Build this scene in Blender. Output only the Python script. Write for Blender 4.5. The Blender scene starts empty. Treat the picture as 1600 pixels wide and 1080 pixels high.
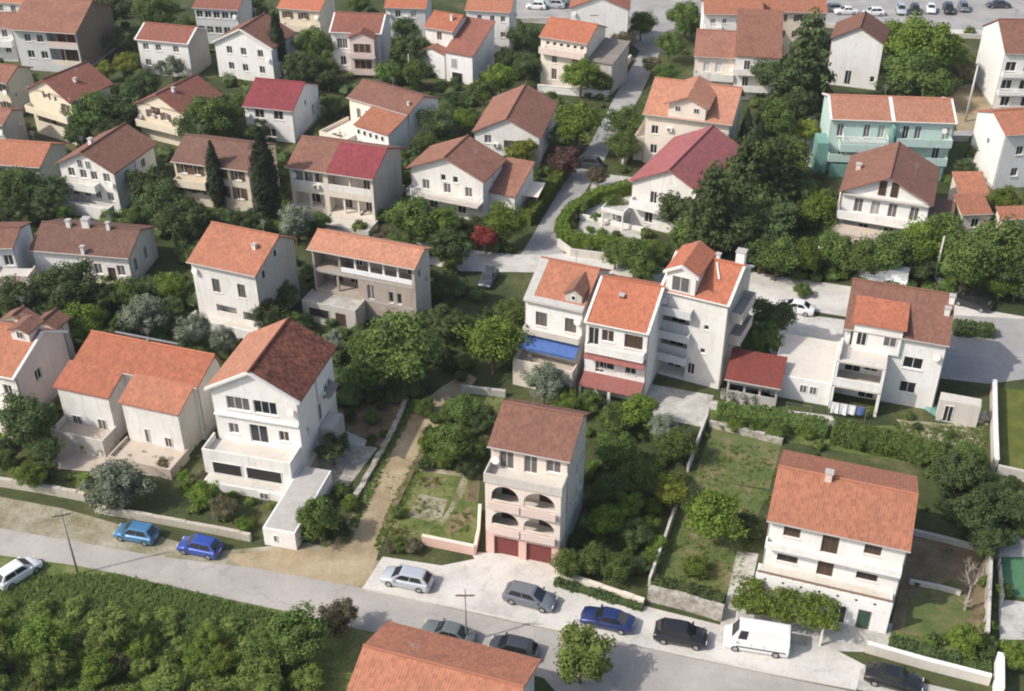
import bpy, bmesh, math, random
from mathutils import Vector, Matrix
R = math.radians
scene = bpy.context.scene
COL = scene.collection

# ------------------------------------------------------------------ camera
FOC, PITCH, CAMH = 1860.0, R(34), 74.0        # focal length in photo pixels (1600 wide), tilt below the horizon, height
cam_d = bpy.data.cameras.new('camera'); cam = bpy.data.objects.new('camera', cam_d); COL.objects.link(cam)
cam_d.sensor_width = 36.0; cam_d.lens = 36.0 * FOC / 1600.0
cam_d.clip_start = 1.0; cam_d.clip_end = 6000.0
cam.location = (0, 0, CAMH); cam.rotation_euler = (R(90) - PITCH, 0, 0)
scene.camera = cam

# ------------------------------------------------------------------ sky, sun, exposure
SUN_EL, SHADOW_AZ = R(44), R(21)              # shadows run towards +x and a little +y
sun_dir = Vector((-math.cos(SHADOW_AZ) * math.cos(SUN_EL), -math.sin(SHADOW_AZ) * math.cos(SUN_EL), math.sin(SUN_EL)))
world = bpy.data.worlds.new('World'); scene.world = world; world.use_nodes = True
wn = world.node_tree.nodes; bg = wn['Background']
sky = wn.new('ShaderNodeTexSky'); sky.sky_type = 'NISHITA'; sky.sun_disc = False
sky.sun_elevation = SUN_EL; sky.sun_rotation = math.atan2(sun_dir.x, sun_dir.y)
sky.air_density = 1.0; sky.dust_density = 3.0; sky.ozone_density = 1.0
world.node_tree.links.new(sky.outputs[0], bg.inputs[0]); bg.inputs[1].default_value = 0.15
sl = bpy.data.lights.new('sun', 'SUN'); sl.energy = 3.2; sl.angle = R(0.8); sl.color = (1.0, 0.955, 0.895)
so = bpy.data.objects.new('sun', sl); COL.objects.link(so); so.location = (-60, -20, 90)
so.rotation_euler = (-sun_dir).to_track_quat('-Z', 'Y').to_euler()
scene.view_settings.view_transform = 'Standard'; scene.view_settings.look = 'None'
scene.view_settings.exposure = 0.24; scene.view_settings.gamma = 1.0
scene.render.engine = 'CYCLES'
scene.cycles.max_bounces = 6; scene.cycles.diffuse_bounces = 3; scene.cycles.glossy_bounces = 2
scene.cycles.transmission_bounces = 2; scene.cycles.transparent_max_bounces = 4
scene.cycles.filter_width = 2.0
scene.cycles.use_denoising = True

# ------------------------------------------------------------------ where a photo pixel meets a level at height z
sP, cP = math.sin(PITCH), math.cos(PITCH)
def at(px, py, z=0.0):
    a = (px - 800) / FOC; b = -(py - 540) / FOC
    d = (a, cP + b * sP, -sP + b * cP); t = (z - CAMH) / d[2]
    return Vector((d[0] * t, d[1] * t, z))
def pr(p):
    z = p[2] - CAMH; dep = p[1] * cP - z * sP
    return (800 + FOC * p[0] / dep, 540 - FOC * (p[1] * sP + z * cP) / dep)
def pxm(p): return FOC / (p[1] * cP - (p[2] - CAMH) * sP)   # photo pixels per metre there

# ------------------------------------------------------------------ materials
MATS = {}
def newmat(name):
    m = bpy.data.materials.new(name); m.use_nodes = True
    nt = m.node_tree; b = nt.nodes['Principled BSDF']; b.inputs['Roughness'].default_value = 0.85
    b.inputs['Specular IOR Level'].default_value = 0.25
    return m, nt, b
def nd(nt, t, **k):
    n = nt.nodes.new(t)
    for a, v in k.items():
        if a[0] == '_': n.inputs[a[1:].replace('_', ' ')].default_value = v
        else: setattr(n, a, v)
    return n
def lk(nt, a, b): nt.links.new(a, b)
def ramp(nt, src, stops):
    r = nt.nodes.new('ShaderNodeValToRGB'); e = r.color_ramp.elements
    while len(e) < len(stops): e.new(0.5)
    for i, (p, c) in enumerate(stops):
        e[i].position = p; e[i].color = tuple(c) + (1,) if len(c) == 3 else c
    lk(nt, src, r.inputs[0]); return r.outputs[0]
def mix(nt, fac, a, b, mode='MIX'):
    n = nt.nodes.new('ShaderNodeMix'); n.data_type = 'RGBA'; n.blend_type = mode
    for s, v in ((0, fac), (6, a), (7, b)):
        if hasattr(v, 'node'): lk(nt, v, n.inputs[s])
        elif s == 0: n.inputs[0].default_value = v
        else: n.inputs[s].default_value = tuple(v) + (1,)
    return n.outputs[2]
def coords(nt, kind='Object', scale=(1, 1, 1), rnd=True):
    tc = nt.nodes.new('ShaderNodeTexCoord'); mp = nt.nodes.new('ShaderNodeMapping'); mp.inputs[3].default_value = scale
    lk(nt, tc.outputs[kind], mp.inputs[0])
    if rnd:
        oi = nt.nodes.new('ShaderNodeObjectInfo'); mu = nd(nt, 'ShaderNodeMath', operation='MULTIPLY'); mu.inputs[1].default_value = 57.0
        lk(nt, oi.outputs['Random'], mu.inputs[0]); lk(nt, mu.outputs[0], mp.inputs[1])
    return mp.outputs[0]
def noise(nt, vec, scale, detail=4, rough=0.55):
    n = nd(nt, 'ShaderNodeTexNoise', _Scale=scale, _Detail=detail, _Roughness=rough); lk(nt, vec, n.inputs['Vector']); return n.outputs['Fac']
def bump(nt, b, h, strength=0.3, dist=0.05):
    n = nd(nt, 'ShaderNodeBump', _Strength=strength, _Distance=dist); lk(nt, h, n.inputs['Height']); lk(nt, n.outputs[0], b.inputs['Normal'])
def sc(c, k): return tuple(min(1, x * k) for x in c)

def plaster(name, c, dirt=0.35, rough=0.9):
    m, nt, b = newmat(name); v = coords(nt)
    n1 = noise(nt, v, 0.5, 5); n2 = noise(nt, coords(nt, scale=(1.6, 1.6, 0.22)), 1.3, 4, 0.65); n3 = noise(nt, v, 9.0, 3)
    grime = (c[0] * 0.66, c[1] * 0.62, c[2] * 0.55)
    f1 = ramp(nt, n2, [(0.5, (0, 0, 0)), (0.78, (dirt,) * 3)])
    c1 = mix(nt, f1, c, grime)
    f2 = ramp(nt, n1, [(0.35, (0, 0, 0)), (0.75, (dirt * 0.6,) * 3)])
    c2 = mix(nt, f2, c1, sc(c, 0.8))
    n4 = noise(nt, v, 0.33, 3, 0.7); n5 = noise(nt, v, 0.8, 6, 0.7)
    c2 = mix(nt, ramp(nt, n4, [(0.56, (0, 0, 0)), (0.58, (min(.8, dirt + .15),) * 3)]), c2, (c[0] * .88, c[1] * .87, c[2] * .85))
    c2 = mix(nt, ramp(nt, n5, [(0.60, (0, 0, 0)), (0.70, (dirt * .9,) * 3)]), c2, (c[0] * .60, c[1] * .57, c[2] * .52))
    lk(nt, c2, b.inputs['Base Color']); b.inputs['Roughness'].default_value = rough; bump(nt, b, n3, 0.15, 0.02)
    MATS[name] = m
def rooftile(name, c, c2, var=0.17, worn=None):
    m, nt, b = newmat(name)
    uv = nd(nt, 'ShaderNodeUVMap'); oi = nt.nodes.new('ShaderNodeObjectInfo')
    dv = nd(nt, 'ShaderNodeVectorMath', operation='DIVIDE'); dv.inputs[1].default_value = (0.24, 0.36, 1); lk(nt, uv.outputs[0], dv.inputs[0])
    fl = nd(nt, 'ShaderNodeVectorMath', operation='FLOOR'); lk(nt, dv.outputs[0], fl.inputs[0])
    wn_ = nd(nt, 'ShaderNodeTexWhiteNoise', noise_dimensions='3D'); lk(nt, fl.outputs[0], wn_.inputs['Vector'])
    v = coords(nt); n1 = noise(nt, v, 0.35, 6, 0.6); n2 = noise(nt, v, 2.2, 4)
    f = ramp(nt, n1, [(0.32, (0, 0, 0)), (0.7, (1, 1, 1))]); base = mix(nt, f, c, c2)
    dark = mix(nt, ramp(nt, n2, [(0.48, (0, 0, 0)), (0.78, (max(var, .42),) * 3)]), base, worn or sc(c2, 0.62))
    tv = ramp(nt, wn_.outputs['Value'], [(0, (1 - var,) * 3), (1, (1 + var * 0.7,) * 3)])
    col = mix(nt, 1.0, dark, tv, 'MULTIPLY')
    hv = nd(nt, 'ShaderNodeHueSaturation'); lk(nt, col, hv.inputs['Color'])
    mr = nd(nt, 'ShaderNodeMapRange'); mr.inputs[3].default_value = 0.86; mr.inputs[4].default_value = 1.1; lk(nt, oi.outputs['Random'], mr.inputs[0]); lk(nt, mr.outputs[0], hv.inputs['Value'])
    lk(nt, hv.outputs[0], b.inputs['Base Color'])
    sx = nd(nt, 'ShaderNodeSeparateXYZ'); lk(nt, dv.outputs[0], sx.inputs[0])
    s1 = nd(nt, 'ShaderNodeMath', operation='MULTIPLY'); s1.inputs[1].default_value = math.tau; lk(nt, sx.outputs[0], s1.inputs[0])
    s2 = nd(nt, 'ShaderNodeMath', operation='SINE'); lk(nt, s1.outputs[0], s2.inputs[0])
    fr = nd(nt, 'ShaderNodeMath', operation='FRACT'); lk(nt, sx.outputs[1], fr.inputs[0])
    ad = nd(nt, 'ShaderNodeMath', operation='SUBTRACT'); lk(nt, s2.outputs[0], ad.inputs[0]); lk(nt, fr.outputs[0], ad.inputs[1])
    bump(nt, b, ad.outputs[0], 0.22, 0.04)
    MATS[name] = m
def rough_mat(name, stops, scale=0.4, fine=6.0, rough=0.95, bs=0.3, kind='Object', fmix=0.4):
    m, nt, b = newmat(name); v = coords(nt, kind, rnd=False)
    n1 = noise(nt, v, scale, 6, 0.62); n2 = noise(nt, v, fine, 5, 0.6)
    mx = nd(nt, 'ShaderNodeMath', operation='MULTIPLY_ADD'); mx.inputs[1].default_value = fmix
    sub = nd(nt, 'ShaderNodeMath', operation='SUBTRACT'); sub.inputs[1].default_value = 0.5; lk(nt, n2, sub.inputs[0])
    lk(nt, sub.outputs[0], mx.inputs[0]); lk(nt, n1, mx.inputs[2])
    lk(nt, ramp(nt, mx.outputs[0], stops), b.inputs['Base Color']); b.inputs['Roughness'].default_value = rough; bump(nt, b, n2, bs, 0.05)
    MATS[name] = m
def plain(name, c, rough=0.6, metal=0.0, spec=0.3, coat=0.0, nz=0.12):
    m, nt, b = newmat(name); v = coords(nt); n = noise(nt, v, 3.0, 4)
    lk(nt, mix(nt, n, sc(c, 1 - nz), sc(c, 1 + nz)), b.inputs['Base Color'])
    b.inputs['Roughness'].default_value = rough; b.inputs['Metallic'].default_value = metal
    b.inputs['Specular IOR Level'].default_value = spec; b.inputs['Coat Weight'].default_value = coat; b.inputs['Coat Roughness'].default_value = 0.08
    MATS[name] = m
def foliage(name, dark, light, tip, trans=0.25):
    m, nt, b = newmat(name); v = coords(nt); oi = nt.nodes.new('ShaderNodeObjectInfo')
    n1 = noise(nt, v, 2.2, 3); n2 = noise(nt, v, 14.0, 2)
    c1 = mix(nt, ramp(nt, n1, [(0.35, (0, 0, 0)), (0.68, (1, 1, 1))]), dark, light)
    c2 = mix(nt, ramp(nt, n2, [(0.5, (0, 0, 0)), (0.75, (0.75,) * 3)]), c1, tip)
    hv = nd(nt, 'ShaderNodeHueSaturation'); lk(nt, c2, hv.inputs['Color'])
    for i, (lo, hi) in (('Hue', (0.485, 0.512)), ('Value', (0.78, 1.2))):
        mr = nd(nt, 'ShaderNodeMapRange'); mr.inputs[3].default_value = lo; mr.inputs[4].default_value = hi; lk(nt, oi.outputs['Random'], mr.inputs[0]); lk(nt, mr.outputs[0], hv.inputs[i])
    lk(nt, hv.outputs[0], b.inputs['Base Color']); b.inputs['Roughness'].default_value = 0.75; b.inputs['Specular IOR Level'].default_value = 0.2
    tr = nt.nodes.new('ShaderNodeBsdfTranslucent'); lk(nt, hv.outputs[0], tr.inputs[0])
    ms = nt.nodes.new('ShaderNodeMixShader'); ms.inputs[0].default_value = trans
    lk(nt, b.outputs[0], ms.inputs[1]); lk(nt, tr.outputs[0], ms.inputs[2]); lk(nt, ms.outputs[0], nt.nodes['Material Output'].inputs[0])
    MATS[name] = m

plaster('white', (0.80, 0.77, 0.72), .65); plaster('clean', (0.84, 0.82, 0.78), 0.42); plaster('cream', (0.75, 0.66, 0.51)); plaster('pale', (0.74, 0.66, 0.55))
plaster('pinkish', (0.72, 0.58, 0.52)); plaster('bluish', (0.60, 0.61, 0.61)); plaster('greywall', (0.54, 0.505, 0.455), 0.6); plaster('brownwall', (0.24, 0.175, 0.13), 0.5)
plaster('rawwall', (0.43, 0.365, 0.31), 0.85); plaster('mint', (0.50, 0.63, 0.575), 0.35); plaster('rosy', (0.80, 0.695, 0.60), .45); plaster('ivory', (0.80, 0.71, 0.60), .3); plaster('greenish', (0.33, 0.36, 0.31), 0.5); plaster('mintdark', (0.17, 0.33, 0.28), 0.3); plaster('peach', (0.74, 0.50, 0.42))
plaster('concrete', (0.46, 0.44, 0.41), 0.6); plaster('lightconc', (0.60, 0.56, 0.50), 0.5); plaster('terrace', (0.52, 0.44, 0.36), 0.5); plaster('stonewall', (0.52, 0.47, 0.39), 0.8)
rooftile('orange', (0.41, 0.168, 0.10), (0.35, 0.15, 0.092)); rooftile('bright', (0.43, 0.152, 0.086), (0.375, 0.138, 0.08))
rooftile('faded', (0.30, 0.145, 0.10), (0.245, 0.115, 0.08)); rooftile('brown', (0.20, 0.10, 0.072), (0.24, 0.118, 0.082)); rooftile('darkbrown', (0.15, 0.082, 0.062), (0.185, 0.10, 0.074))
rooftile('red', (0.265, 0.105, 0.076), (0.225, 0.095, 0.07)); rooftile('crimson', (0.255, 0.056, 0.064), (0.225, 0.052, 0.058)); rooftile('rose', (0.34, 0.115, 0.11), (0.30, 0.105, 0.10))
rooftile('mottled', (0.15, 0.055, 0.038), (0.225, 0.085, 0.055), 0.5, (0.10, 0.045, 0.035)); rooftile('peachroof', (0.45, 0.215, 0.135), (0.40, 0.185, 0.12))
rooftile('maroon', (0.23, 0.062, 0.048), (0.20, 0.055, 0.045), 0.12); rooftile('greyroof', (0.25, 0.22, 0.19), (0.30, 0.26, 0.22))
plain('glass', (0.022, 0.026, 0.03), 0.12, 0, 0.6); plain('brownpane', (0.07, 0.048, 0.036), 0.5); plain('greypane', (0.13, 0.12, 0.115), 0.45); plain('curtain', (0.34, 0.33, 0.31), 0.8, nz=.3); plain('dark', (0.03, 0.028, 0.026), 0.7)
plain('whiteframe', (0.78, 0.77, 0.74), 0.5); plain('brownframe', (0.14, 0.085, 0.055), 0.6); plain('greenpane', (0.03, 0.085, 0.06), 0.5); plain('reddoor', (0.19, 0.05, 0.045), 0.6)
plain('trim', (0.74, 0.70, 0.64), 0.7); plain('gutter', (0.40, 0.37, 0.33), 0.5); plain('browntrim', (0.22, 0.15, 0.11), 0.7); plain('steel', (0.42, 0.42, 0.42), 0.45, 0.6)
plain('wood', (0.20, 0.145, 0.10), 0.85); plain('polewood', (0.36, 0.33, 0.29), 0.9); plain('poleconc', (0.56, 0.54, 0.49), 0.85); plain('blueawn', (0.07, 0.135, 0.34), 0.8, nz=.35); plain('redawn', (0.27, 0.105, 0.09), 0.85, nz=.35)
plain('creamcloth', (0.80, 0.70, 0.58), 0.9); plain('whitecloth', (0.82, 0.82, 0.83), 0.9); plain('bluecloth', (0.10, 0.16, 0.35), 0.9); plain('tyre', (0.022, 0.022, 0.022), 0.9); plain('rim', (0.45, 0.45, 0.46), 0.35, 0.7)
plain('lamp', (0.75, 0.76, 0.74), 0.15, 0, 0.6); plain('tail', (0.35, 0.02, 0.015), 0.2, 0, 0.6); plain('carglass', (0.018, 0.02, 0.023), 0.06, 0, 0.7); plain('bark', (0.13, 0.095, 0.065), 0.95); plain('palebark', (0.34, 0.29, 0.24), 0.95)
for n_, c_ in dict(lightblue=(0.07, 0.21, 0.38), blue=(0.035, 0.08, 0.36), silver=(0.50, 0.53, 0.56), steelgrey=(0.17, 0.185, 0.21), navy=(0.02, 0.035, 0.13), black=(0.022, 0.022, 0.025), whitecar=(0.78, 0.78, 0.77), greygreen=(0.16, 0.18, 0.17), redcar=(0.32, 0.04, 0.035), darkgrey=(0.055, 0.06, 0.07)).items():
    plain('car_' + n_, c_, 0.3, 0.25 if n_ != 'whitecar' else 0.0, 0.5, 0.8, 0.03)
foliage('leaf', (0.068, 0.112, 0.026), (0.150, 0.215, 0.050), (0.250, 0.325, 0.094), .3); foliage('leafdark', (0.049, 0.075, 0.027), (0.104, 0.143, 0.046), (0.169, 0.215, 0.078))
foliage('leafolive', (0.144, 0.168, 0.108), (0.252, 0.282, 0.198), (0.408, 0.438, 0.336)); foliage('leafbright', (0.090, 0.143, 0.020), (0.190, 0.263, 0.040), (0.280, 0.353, 0.078), .3)
foliage('leafyellow', (0.135, 0.16, 0.022), (0.24, 0.265, 0.042), (0.34, 0.36, 0.09)); foliage('leafcyp', (0.018, 0.030, 0.014), (0.036, 0.052, 0.022), (0.058, 0.078, 0.036))
foliage('leafplum', (0.065, 0.036, 0.034), (0.12, 0.065, 0.058), (0.18, 0.10, 0.085)); foliage('leafred', (0.18, 0.025, 0.03), (0.27, 0.045, 0.045), (0.34, 0.09, 0.08)); foliage('leafbrown', (0.102, 0.094, 0.050), (0.186, 0.162, 0.090), (0.288, 0.240, 0.144))
foliage('leafscrub', (0.132, 0.184, 0.041), (0.253, 0.322, 0.076), (0.402, 0.443, 0.149), 0.4); foliage('blade', (0.15, 0.235, 0.065), (0.27, 0.36, 0.11), (0.50, 0.49, 0.25), 0.5)
rough_mat('groundmat', [(0.38, (0.04, 0.052, 0.019)), (0.55, (0.07, 0.082, 0.03)), (0.67, (0.12, 0.118, 0.052)), (0.82, (0.24, 0.20, 0.125))], 0.14, 2.5)
rough_mat('asphalt', [(0.3, (0.31, 0.285, 0.255)), (0.52, (0.38, 0.35, 0.315)), (0.7, (0.45, 0.415, 0.37))], 0.16, 5.0, 0.92, 0.15)
rough_mat('greyasphalt', [(0.3, (0.27, 0.26, 0.245)), (0.52, (0.34, 0.325, 0.31)), (0.7, (0.41, 0.39, 0.365))], 0.2, 5.0, 0.92, 0.15)
def cracks(name, sc_=0.11, w=0.006, k=0.55):
    m = MATS[name]; nt = m.node_tree; b = nt.nodes['Principled BSDF']; src = b.inputs['Base Color'].links[0].from_socket; v = coords(nt, 'Object', rnd=False)
    n = nd(nt, 'ShaderNodeTexNoise', _Scale=0.6, _Detail=5.0); lk(nt, v, n.inputs['Vector']); ad = nd(nt, 'ShaderNodeVectorMath', operation='MULTIPLY_ADD'); ad.inputs[1].default_value = (2.2,) * 3; lk(nt, n.outputs['Color'], ad.inputs[0]); lk(nt, v, ad.inputs[2])
    vo = nd(nt, 'ShaderNodeTexVoronoi', feature='DISTANCE_TO_EDGE', _Scale=sc_); lk(nt, ad.outputs[0], vo.inputs['Vector'])
    f = ramp(nt, vo.outputs['Distance'], [(0.0, (k,) * 3), (w, (k,) * 3), (w * 2.2, (0, 0, 0))]); st = noise(nt, v, 0.9, 4, .6)
    c = mix(nt, f, src, (0.16, 0.145, 0.125)); c = mix(nt, ramp(nt, st, [(0.58, (0, 0, 0)), (0.72, (.3,) * 3)]), c, (0.22, 0.20, 0.18)); lk(nt, c, b.inputs['Base Color'])
cracks('asphalt', .10, .004, .2); cracks('greyasphalt', .14, .004, .2)
rough_mat('concpave', [(0.28, (0.43, 0.405, 0.365)), (0.5, (0.57, 0.54, 0.49)), (0.72, (0.67, 0.64, 0.585))], 0.28, 4.0, 0.92, 0.15)
rough_mat('oldpave', [(0.30, (0.30, 0.285, 0.25)), (0.5, (0.45, 0.43, 0.39)), (0.7, (0.58, 0.555, 0.51))], 0.6, 3.0, 0.92, 0.2)
rough_mat('dirt', [(0.28, (0.22, 0.165, 0.10)), (0.48, (0.335, 0.262, 0.162)), (0.7, (0.45, 0.37, 0.245))], 0.3, 3.0)
rough_mat('soil', [(0.28, (0.10, 0.075, 0.045)), (0.5, (0.19, 0.145, 0.085)), (0.72, (0.28, 0.22, 0.14))], 0.4, 3.0)
rough_mat('verge', [(0.30, (0.13, 0.13, 0.06)), (0.46, (0.25, 0.225, 0.145)), (0.7, (0.42, 0.385, 0.30))], 0.35, 3.0)
rough_mat('lawn', [(0.3, (0.075, 0.098, 0.02)), (0.55, (0.125, 0.14, 0.032)), (0.75, (0.18, 0.175, 0.055))], 0.5, 8.0)
rough_mat('grassy', [(0.3, (0.06, 0.09, 0.02)), (0.48, (0.11, 0.145, 0.038)), (0.6, (0.17, 0.175, 0.065)), (0.74, (0.27, 0.235, 0.12))], 0.5, 4.0)
rough_mat('patchmat', [(0.3, (0.33, 0.31, 0.285)), (0.7, (0.42, 0.395, 0.36))], 0.5, 6.0, 0.92, 0.15); cracks('concpave', .16, .004, .14); rough_mat('weedy', [(0.34, (0.075, 0.115, 0.03)), (0.5, (0.12, 0.14, 0.05)), (0.62, (0.19, 0.16, 0.085)), (0.78, (0.28, 0.23, 0.14))], 0.45, 3.0); rough_mat('courtmat', [(0.3, (0.07, 0.16, 0.085)), (0.7, (0.10, 0.21, 0.115))], 0.5, 6.0)
rough_mat('rubblemat', [(0.3, (0.20, 0.175, 0.14)), (0.5, (0.38, 0.345, 0.29)), (0.7, (0.56, 0.52, 0.45))], 1.6, 7.0, 0.95, 0.6)

# ------------------------------------------------------------------ mesh helpers
class MB:
    def __init__(s): s.v = []; s.f = []; s.uv = {}
    def face(s, pts, uvs=None):
        i = len(s.v); s.v += [tuple(p) for p in pts]; s.f.append(list(range(i, i + len(pts))))
        if uvs: s.uv[len(s.f) - 1] = uvs
        return s
    def box(s, x0, x1, y0, y1, z0, z1):
        if x0 > x1: x0, x1 = x1, x0
        if y0 > y1: y0, y1 = y1, y0
        i = len(s.v)
        s.v += [(x0, y0, z0), (x1, y0, z0), (x1, y1, z0), (x0, y1, z0), (x0, y0, z1), (x1, y0, z1), (x1, y1, z1), (x0, y1, z1)]
        for q in ((0, 3, 2, 1), (4, 5, 6, 7), (0, 1, 5, 4), (1, 2, 6, 5), (2, 3, 7, 6), (3, 0, 4, 7)): s.f.append([i + k for k in q])
        return s
    def slab(s, top, t, uvs=None):                      # top polygon (counter-clockwise from above) given thickness t downwards
        n = len(top); lo = [(p[0], p[1], p[2] - t) for p in top]
        s.face(top, uvs); s.face(lo[::-1])
        for k in range(n): s.face([lo[k], lo[(k + 1) % n], top[(k + 1) % n], top[k]])
        return s
    def prism(s, poly, z0, z1):
        n = len(poly); s.face([(p[0], p[1], z1) for p in poly]); s.face([(p[0], p[1], z0) for p in poly[::-1]])
        for k in range(n):
            a, b = poly[k], poly[(k + 1) % n]; s.face([(a[0], a[1], z0), (b[0], b[1], z0), (b[0], b[1], z1), (a[0], a[1], z1)])
        return s
    def tube(s, a, b, r0, r1=None, n=8, caps=True):
        a = Vector(a); b = Vector(b); r1 = r0 if r1 is None else r1; d = (b - a).normalized()
        u = d.orthogonal().normalized(); w = d.cross(u); i = len(s.v)
        for p, r in ((a, r0), (b, r1)):
            for k in range(n):
                t = math.tau * k / n; s.v.append(tuple(p + (u * math.cos(t) + w * math.sin(t)) * r))
        for k in range(n): s.f.append([i + k, i + (k + 1) % n, i + n + (k + 1) % n, i + n + k])
        if caps: s.f.append([i + k for k in range(n)][::-1]); s.f.append([i + n + k for k in range(n)])
        return s
    def mesh(s, name, m=None, smooth=False):
        me = bpy.data.meshes.new(name); me.from_pydata(s.v, [], s.f)
        if s.uv:
            l = me.uv_layers.new(name='UVMap')
            for p in me.polygons:
                u = s.uv.get(p.index)
                if u:
                    for k, li in enumerate(p.loop_indices): l.data[li].uv = u[k]
        if m: me.materials.append(MATS[m])
        if smooth: me.polygons.foreach_set('use_smooth', [True] * len(me.polygons))
        me.update(); return me
    def build(s, name, m, parent=None, smooth=False):
        o = bpy.data.objects.new(name, s.mesh(name, m, smooth)); COL.objects.link(o)
        if parent: o.parent = parent
        return o
def tag(o, label=None, cat=None, group=None, kind=None):
    if label: o['label'] = label
    if cat: o['category'] = cat
    if group: o['group'] = group
    if kind: o['kind'] = kind
    return o
def empty(name, loc, rz=0.0):
    o = bpy.data.objects.new(name, None); COL.objects.link(o); o.location = loc; o.rotation_euler = (0, 0, rz); o.empty_display_size = 0.5
    return o

# ------------------------------------------------------------------ houses
RGH = random.Random(2024); HOUSES = []; RT = 0.17                                               # roof thickness
def xf(mb, O, ang):
    c, s = math.cos(ang), math.sin(ang)
    mb.v = [(O[0] + c * x - s * y, O[1] + s * x + c * y, z) for x, y, z in mb.v]; return mb
class House:
    def __init__(s, label, fl, fr, he, roof='side', rl=None, D=None, slope=0.40, rot=None, wall='white', rmat='orange', oh=0.45, ox=0.25,
                 name='house', cat='house', group=None, shut=None, kit=True, walls=None, trim=None, ridge=0.5, gutter=True, ridgecap=True, back=False):
        A, B = at(*fl, he), at(*fr, he)
        if back:                                        # fl, fr are the far eave corners
            pass
        ang = math.atan2(B.y - A.y, B.x - A.x) if rot is None else R(rot)
        d = Vector((math.cos(ang), math.sin(ang), 0)); n = Vector((-d.y, d.x, 0)); L = (B - A).dot(d)
        s.slope = slope; s.roof = roof; s.rmat = rmat; s.wallm = wall; s.walls = walls or {}; s.trim = trim; s.ridge = ridge; s.gutter = gutter; s.cap = ridgecap
        def solve(base, z, py):
            best = min((abs(pr(base + n * (k * 0.1) + Vector((0, 0, z(k * 0.1) - base.z)))[1] - py), k * 0.1) for k in range(5, 260)); return best[1]
        if D is None:
            if roof == 'front': Dt = solve((A + B) / 2, lambda q: he + slope * L / 2, rl[1])
            elif roof in ('shed', 'flat'): Dt = solve(A, lambda q: he + (slope * q if roof == 'shed' else 0), rl[1])
            else:                                            # the highest line of the roof in view: ridge or far eave
                yy = lambda q: min(pr(A + n * q * ridge + Vector((0, 0, slope * q * ridge)))[1], pr(A + n * q)[1])
                Dt = min((abs(yy(k * 0.1) - rl[1]), k * 0.1) for k in range(15, 300))[1]
        else: Dt = D + 2 * (ox if roof == 'front' else oh)
        if back: A = A - n * Dt
        s.Lt, s.Dt = L, Dt
        if roof == 'front': s.W, s.D, org = L - 2 * oh, Dt - 2 * ox, A + d * oh + n * ox
        else: s.W, s.D, org = L - 2 * ox, Dt - 2 * oh, A + d * ox + n * oh
        s.oh, s.ox, s.he = oh, ox, he; s.hw = he + slope * oh - RT + 0.01
        if roof == 'flat': s.hw = he
        s.root = tag(empty(name, (org.x, org.y, 0), ang), label, cat, group)
        s.rot = ang; s.org = org; s.holes = {'F': [], 'R': [], 'L': [], 'B': []}
        s.FR = {'F': ((0, 0), 0, s.W, None), 'R': ((s.W, 0), math.pi / 2, s.D, None), 'L': ((0, s.D), -math.pi / 2, s.D, None), 'B': ((s.W, s.D), math.pi, s.W, None)}
        s.shut = shut; s.kit = kit; s.extra = []; HOUSES.append(s)
    def put(s, mb, face, name, m, parent=None):
        O, a, _, _ = s.FR[face]; return xf(mb, O, a).build(name, m, parent or s.root)
    # ---- openings: u in metres if > 1.5 or negative counts from the left end as a fraction otherwise
    def U(s, face, u): return u * s.FR[face][2]
    def win(s, face, u, z, w=1.0, h=1.25, pane='glass', frame='whiteframe', depth=0.16, name='window', mull=True, sill=None):
        x = s.U(face, u) - w / 2
        x = max(0.12, min(x, s.FR[face][2] - w - 0.12))
        s.holes[face].append((x, x + w, z, z + h, depth, None)); wf = s.pane(face, x, z, w, h, depth - 0.05, pane, frame, name, mull)
        if name == 'window' and sill is not False:
            s.put(MB().box(x - 0.08, x + w + 0.08, -0.09, -0.004, z - 0.09, z - 0.012), face, 'sill', 'trim', wf)
            if s.shut and .7 < w < 1.4 and face == 'F':
                for xa in (x - w * .5 - .02, x + w + .02):
                    q = MB()
                    for k in range(int(h / .14)): q.box(xa, xa + w * .5, -.05 + .008 * (k % 2), -.006, z + k * .14, z + k * .14 + .137)
                    s.put(q, face, 'shutter', s.shut, wf)
        return s
    def pane(s, face, x, z, w, h, y, pane, frame, name='window', mull=True, parent=None):
        t = 0.07; mb = MB()
        mb.box(x, x + t, y, y + 0.05, z, z + h); mb.box(x + w - t, x + w, y, y + 0.05, z, z + h)
        mb.box(x + t, x + w - t, y, y + 0.05, z, z + t); mb.box(x + t, x + w - t, y, y + 0.05, z + h - t, z + h)
        if mull and w > 0.7:
            k = max(1, round(w / 0.9) - 1) if w > 1.5 else 1
            for i in range(k): xm = x + w * (i + 1) / (k + 1); mb.box(xm - 0.03, xm + 0.03, y + 0.004, y + 0.05, z + t, z + h - t)
        f = s.put(mb, face, name, frame, parent)
        if pane in ('glass', 'greypane') and RGH.random() < .3: pane = RGH.choice(('curtain', 'greypane', 'brownpane', 'dark'))
        p = MB().face([(x + t * 0.5, y + 0.03, z + t * 0.5), (x + w - t * 0.5, y + 0.03, z + t * 0.5), (x + w - t * 0.5, y + 0.03, z + h - t * 0.5), (x + t * 0.5, y + 0.03, z + h - t * 0.5)])
        O, a, _, _ = s.FR[face]; xf(p, O, a).build('pane', pane, f); return f
    def row(s, face, z, us, w=1.0, h=1.25, **k):
        for u in us: s.win(face, u, z, w, h, **k)
        return s
    def door(s, face, u, w=0.95, h=2.1, z=0.05, pane='brownpane', frame='brownframe', **k): return s.win(face, u, z, w, h, pane, frame, name='door', mull=False, **k)
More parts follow.
